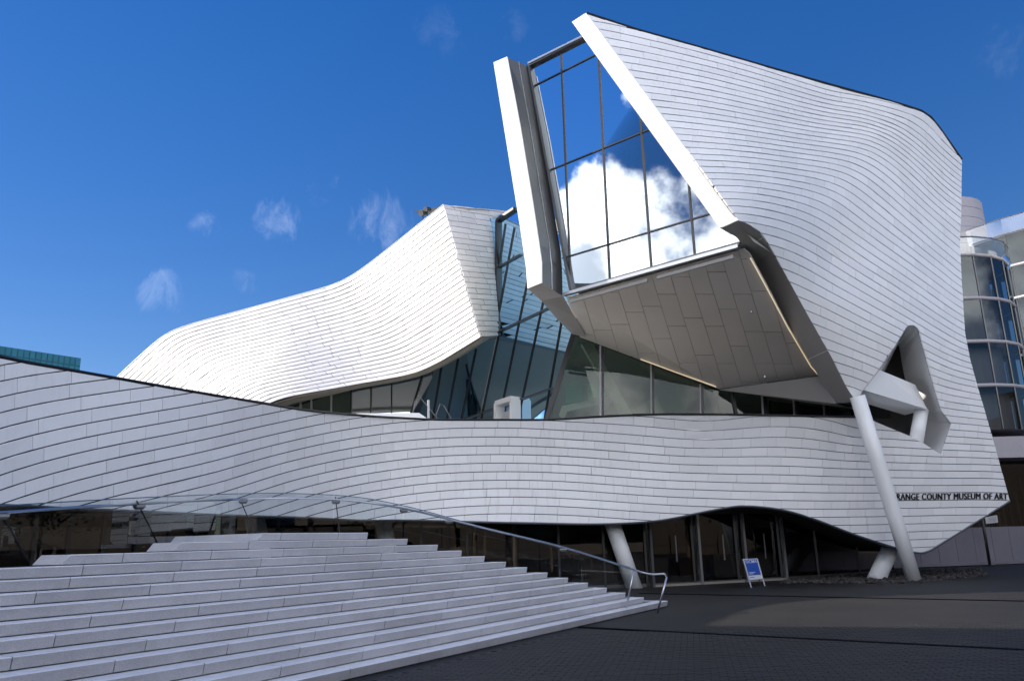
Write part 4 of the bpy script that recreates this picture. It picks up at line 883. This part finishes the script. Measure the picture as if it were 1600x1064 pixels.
# fascia and dark lobby with timber slats below the bays
zf0, zf1 = zat(1590, 718, 60), zat(1590, 686, 60); xf0 = float(atY(1480, 700, 60)[0])
mb = MB(); mb.box((xf0, 58, zf0), (xf0 + 40, 66, zf1)); mb.build('fascia', M['stone'], hall)
mb = MB(); mb.box((xf0 - 20, 66.5, 0), (xf0 + 40, 66.8, zf0)); mb.build('lobby_wall', M['interd'], hall)
for i in range(46):
    x = xf0 - 4 + i * .55 + random.uniform(-.12, .12); h_ = random.uniform(3.2, 6.0); mb = MB(); mb.box((x, 65.2, .0), (x + random.uniform(.12, .3), 65.5, h_)); mk('timber_slat', mb.v, mb.f, M['wood'], hall, tint=[random.uniform(.2, .9)])
for i in range(8): x = xf0 - 4 + i * 3.6; mk('lobby_pane', [(x, 61, 0), (x + 3.55, 61, 0), (x + 3.55, 61, zf0), (x, 61, zf0)], [(0, 1, 2, 3)], M['g_dark'], hall)
mb = MB(); mb.box((xf0 - 22, 60.8, 0), (xf0 - 21.6, 68, zf0 + 2)); mb.build('hall_sun_block', M['lowwall'], hall)  # unseen wall added to keep the sun off the lobby slats
mb = MB(); mb.box((xf0 - 22, 60.8, zf0), (xf0, 68, zf0 + 2)); mb.build('hall_canopy', M['lowwall'], hall)
mb = MB(); mb.box((xf0 - 22, 67, 0), (xf0 + 42, 100, zf0 + 2)); mb.build('hall_body', M['lowwall'], hall)

# ------------------------------------------------------------------ left: teal office block behind the wall
ta, tb = atY(-160, 517, 95), atY(127, 559.5, 110); ztop = (ta[2] + tb[2]) / 2
tb = atY(127, 559.5, 110); ta = EY + ray(-160, 516) * ((tb[2] - EYE) / ray(-160, 516)[2])
off_ = thing('office_block', 'teal glass office block just showing above the left end of the museum wall', 'building', ((ta[0] + tb[0]) / 2, (ta[1] + tb[1]) / 2, 0))
tu = (tb - ta); tu[2] = 0; TL = np.linalg.norm(tu); tu /= TL; tn = arr(tu[1], -tu[0], 0); tn = tn if tn[1] < 0 else -tn
ncol = int(round(TL / (np.linalg.norm(atY(126, 560, 110) - atY(117, 558.4, 109.5))))); ncol = max(ncol, 12); cw_ = TL / ncol; zt = tb[2]
hgt = float(tb[2] - atY(121, 572.5, 110)[2])
for i in range(ncol):
    for j in range(3):
        a = ta + tu * (cw_ * i + .06); b = ta + tu * (cw_ * (i + 1) - .06); zu = zt - j * hgt - .06; zl = zt - (j + 1) * hgt + .06
        mk('facade_panel', [(a[0], a[1], zl), (b[0], b[1], zl), (b[0], b[1], zu), (a[0], a[1], zu)], [(0, 1, 2, 3)], M['tealglass'], off_, tint=[random.uniform(.85, 1.15)])
mb = MB(); mb.slab([(*(ta[:2] - tn[:2] * .1), 0), (*(tb[:2] - tn[:2] * .1), 0), (*(tb[:2] - tn[:2] * .1), zt), (*(ta[:2] - tn[:2] * .1), zt)], -tn * 22); mb.build('body', M['teal'], off_)

# ------------------------------------------------------------------ around the plaza, out of frame: block added on the left to shade the plaza, trees behind (seen in the glass)
nb = thing('added_shade_block', 'unseen beige concrete block added left of the plaza to shade it', 'building', (-58, 5, 0))
mb = MB(); mb.box((-70, -45, 0), (-46, 37, 28)); nbw = mb.build('wall', M['conc'], nb)
for zf in range(6):
    mb = MB(); mb.box((-46, -44, 2 + zf * 4.0), (-45.9, 28.5, 4.2 + zf * 4.0)); mb.build('window_band', M['tealglass'], nbw)
def make_tree(seed, h):
    r = random.Random(seed); mb = MB(); mb.tube([(0, 0, 0), (.1, .05, h * .3), (.05, -.1, h * .55), (.2, .1, h * .8)], [.22, .17, .12, .05], 8); tips = []
    for i in range(11):
        a = r.random() * 6.28; z0 = h * r.uniform(.28, .6); L_ = h * r.uniform(.22, .38); e = (math.cos(a) * L_, math.sin(a) * L_, z0 + L_ * r.uniform(.5, 1.1)); mb.tube([(0, 0, z0), (e[0] * .5, e[1] * .5, z0 + (e[2] - z0) * .6), e], [.09, .06, .025], 5); tips.append(e)
    lf = MB()
    for e in tips + [(0.2, .1, h * .85), (0, 0, h * .7)]:
        for q in range(420):
            d = Vector((r.gauss(0, 1), r.gauss(0, 1), r.gauss(0, .8))) * h * .085; c = Vector(e) + d; u = Vector((r.gauss(0, 1), r.gauss(0, 1), r.gauss(0, 1))).normalized(); v = u.orthogonal().normalized(); s_ = r.uniform(.1, .2)
            lf.add([c - u * s_, c + v * s_ * .5, c + u * s_, c - v * s_ * .5], [(0, 1, 2, 3)], r.uniform(.6, 1.4))
    return mb, lf
protos = []
for sd_, h in ((1, 9.0), (2, 10.5)):
    a, b = make_tree(sd_, h); t = bpy.data.meshes.new('trunk'); protos.append((a, b))
tree_pos = [(-14, -16, 0), (-7, -20, 1), (-1, -17, 0), (6, -21, 1), (13, -17, 0), (20, -20, 1), (27, -12, 0), (26, -4, 1), (30, 1, 0), (27, 7, 1), (32, 12, 0), (30, 18, 1), (38, 6, 1), (38, 16, 0), (36, -4, 1)]
tm = []
for a, b in protos:
    o1 = a.build('trunk', M['bark']); o2 = b.build('crown', M['leaf']); tm.append((o1.data, o2.data)); bpy.data.objects.remove(o1); bpy.data.objects.remove(o2)
for i, (x, y, k) in enumerate(tree_pos):
    t = thing('plaza_tree', 'leafy plaza tree across the paving from the museum entrance', 'tree', (x, y, 0), 'plaza trees facing the museum'); t.rotation_euler = (0, 0, i * 1.7)
    for nm, d in zip(('trunk', 'crown'), tm[k]): o = bpy.data.objects.new(nm, d); COL.objects.link(o); o.parent = t
tb_ = thing('added_dark_block', 'unseen dark block added right of the plaza to darken the glass reflections', 'building', (70, 5, 0))
mb = MB(); mb.box((58, -70, 0), (80, 48, 15)); tbw = mb.build('wall', M['interd'], tb_)  # unseen block added to keep bright horizon sky out of the lobby glass
for zf in range(2): mb = MB(); mb.box((57.9, -68, 1 + zf * 4), (58, 46, 3.4 + zf * 4)); mb.build('window_band', M['interd'], tbw)
hb = thing('hotel_block', 'tan building across the plaza facing the museum', 'building', (5, -50, 0))
mb = MB(); mb.box((-40, -60, 0), (60, -45, 11)); hbw = mb.build('wall', M['conc'], hb)
for zf in range(2): mb = MB(); mb.box((-38, -45, 1.5 + zf * 4.5), (58, -44.9, 4 + zf * 4.5)); mb.build('window_band', M['g_tower'], hbw)
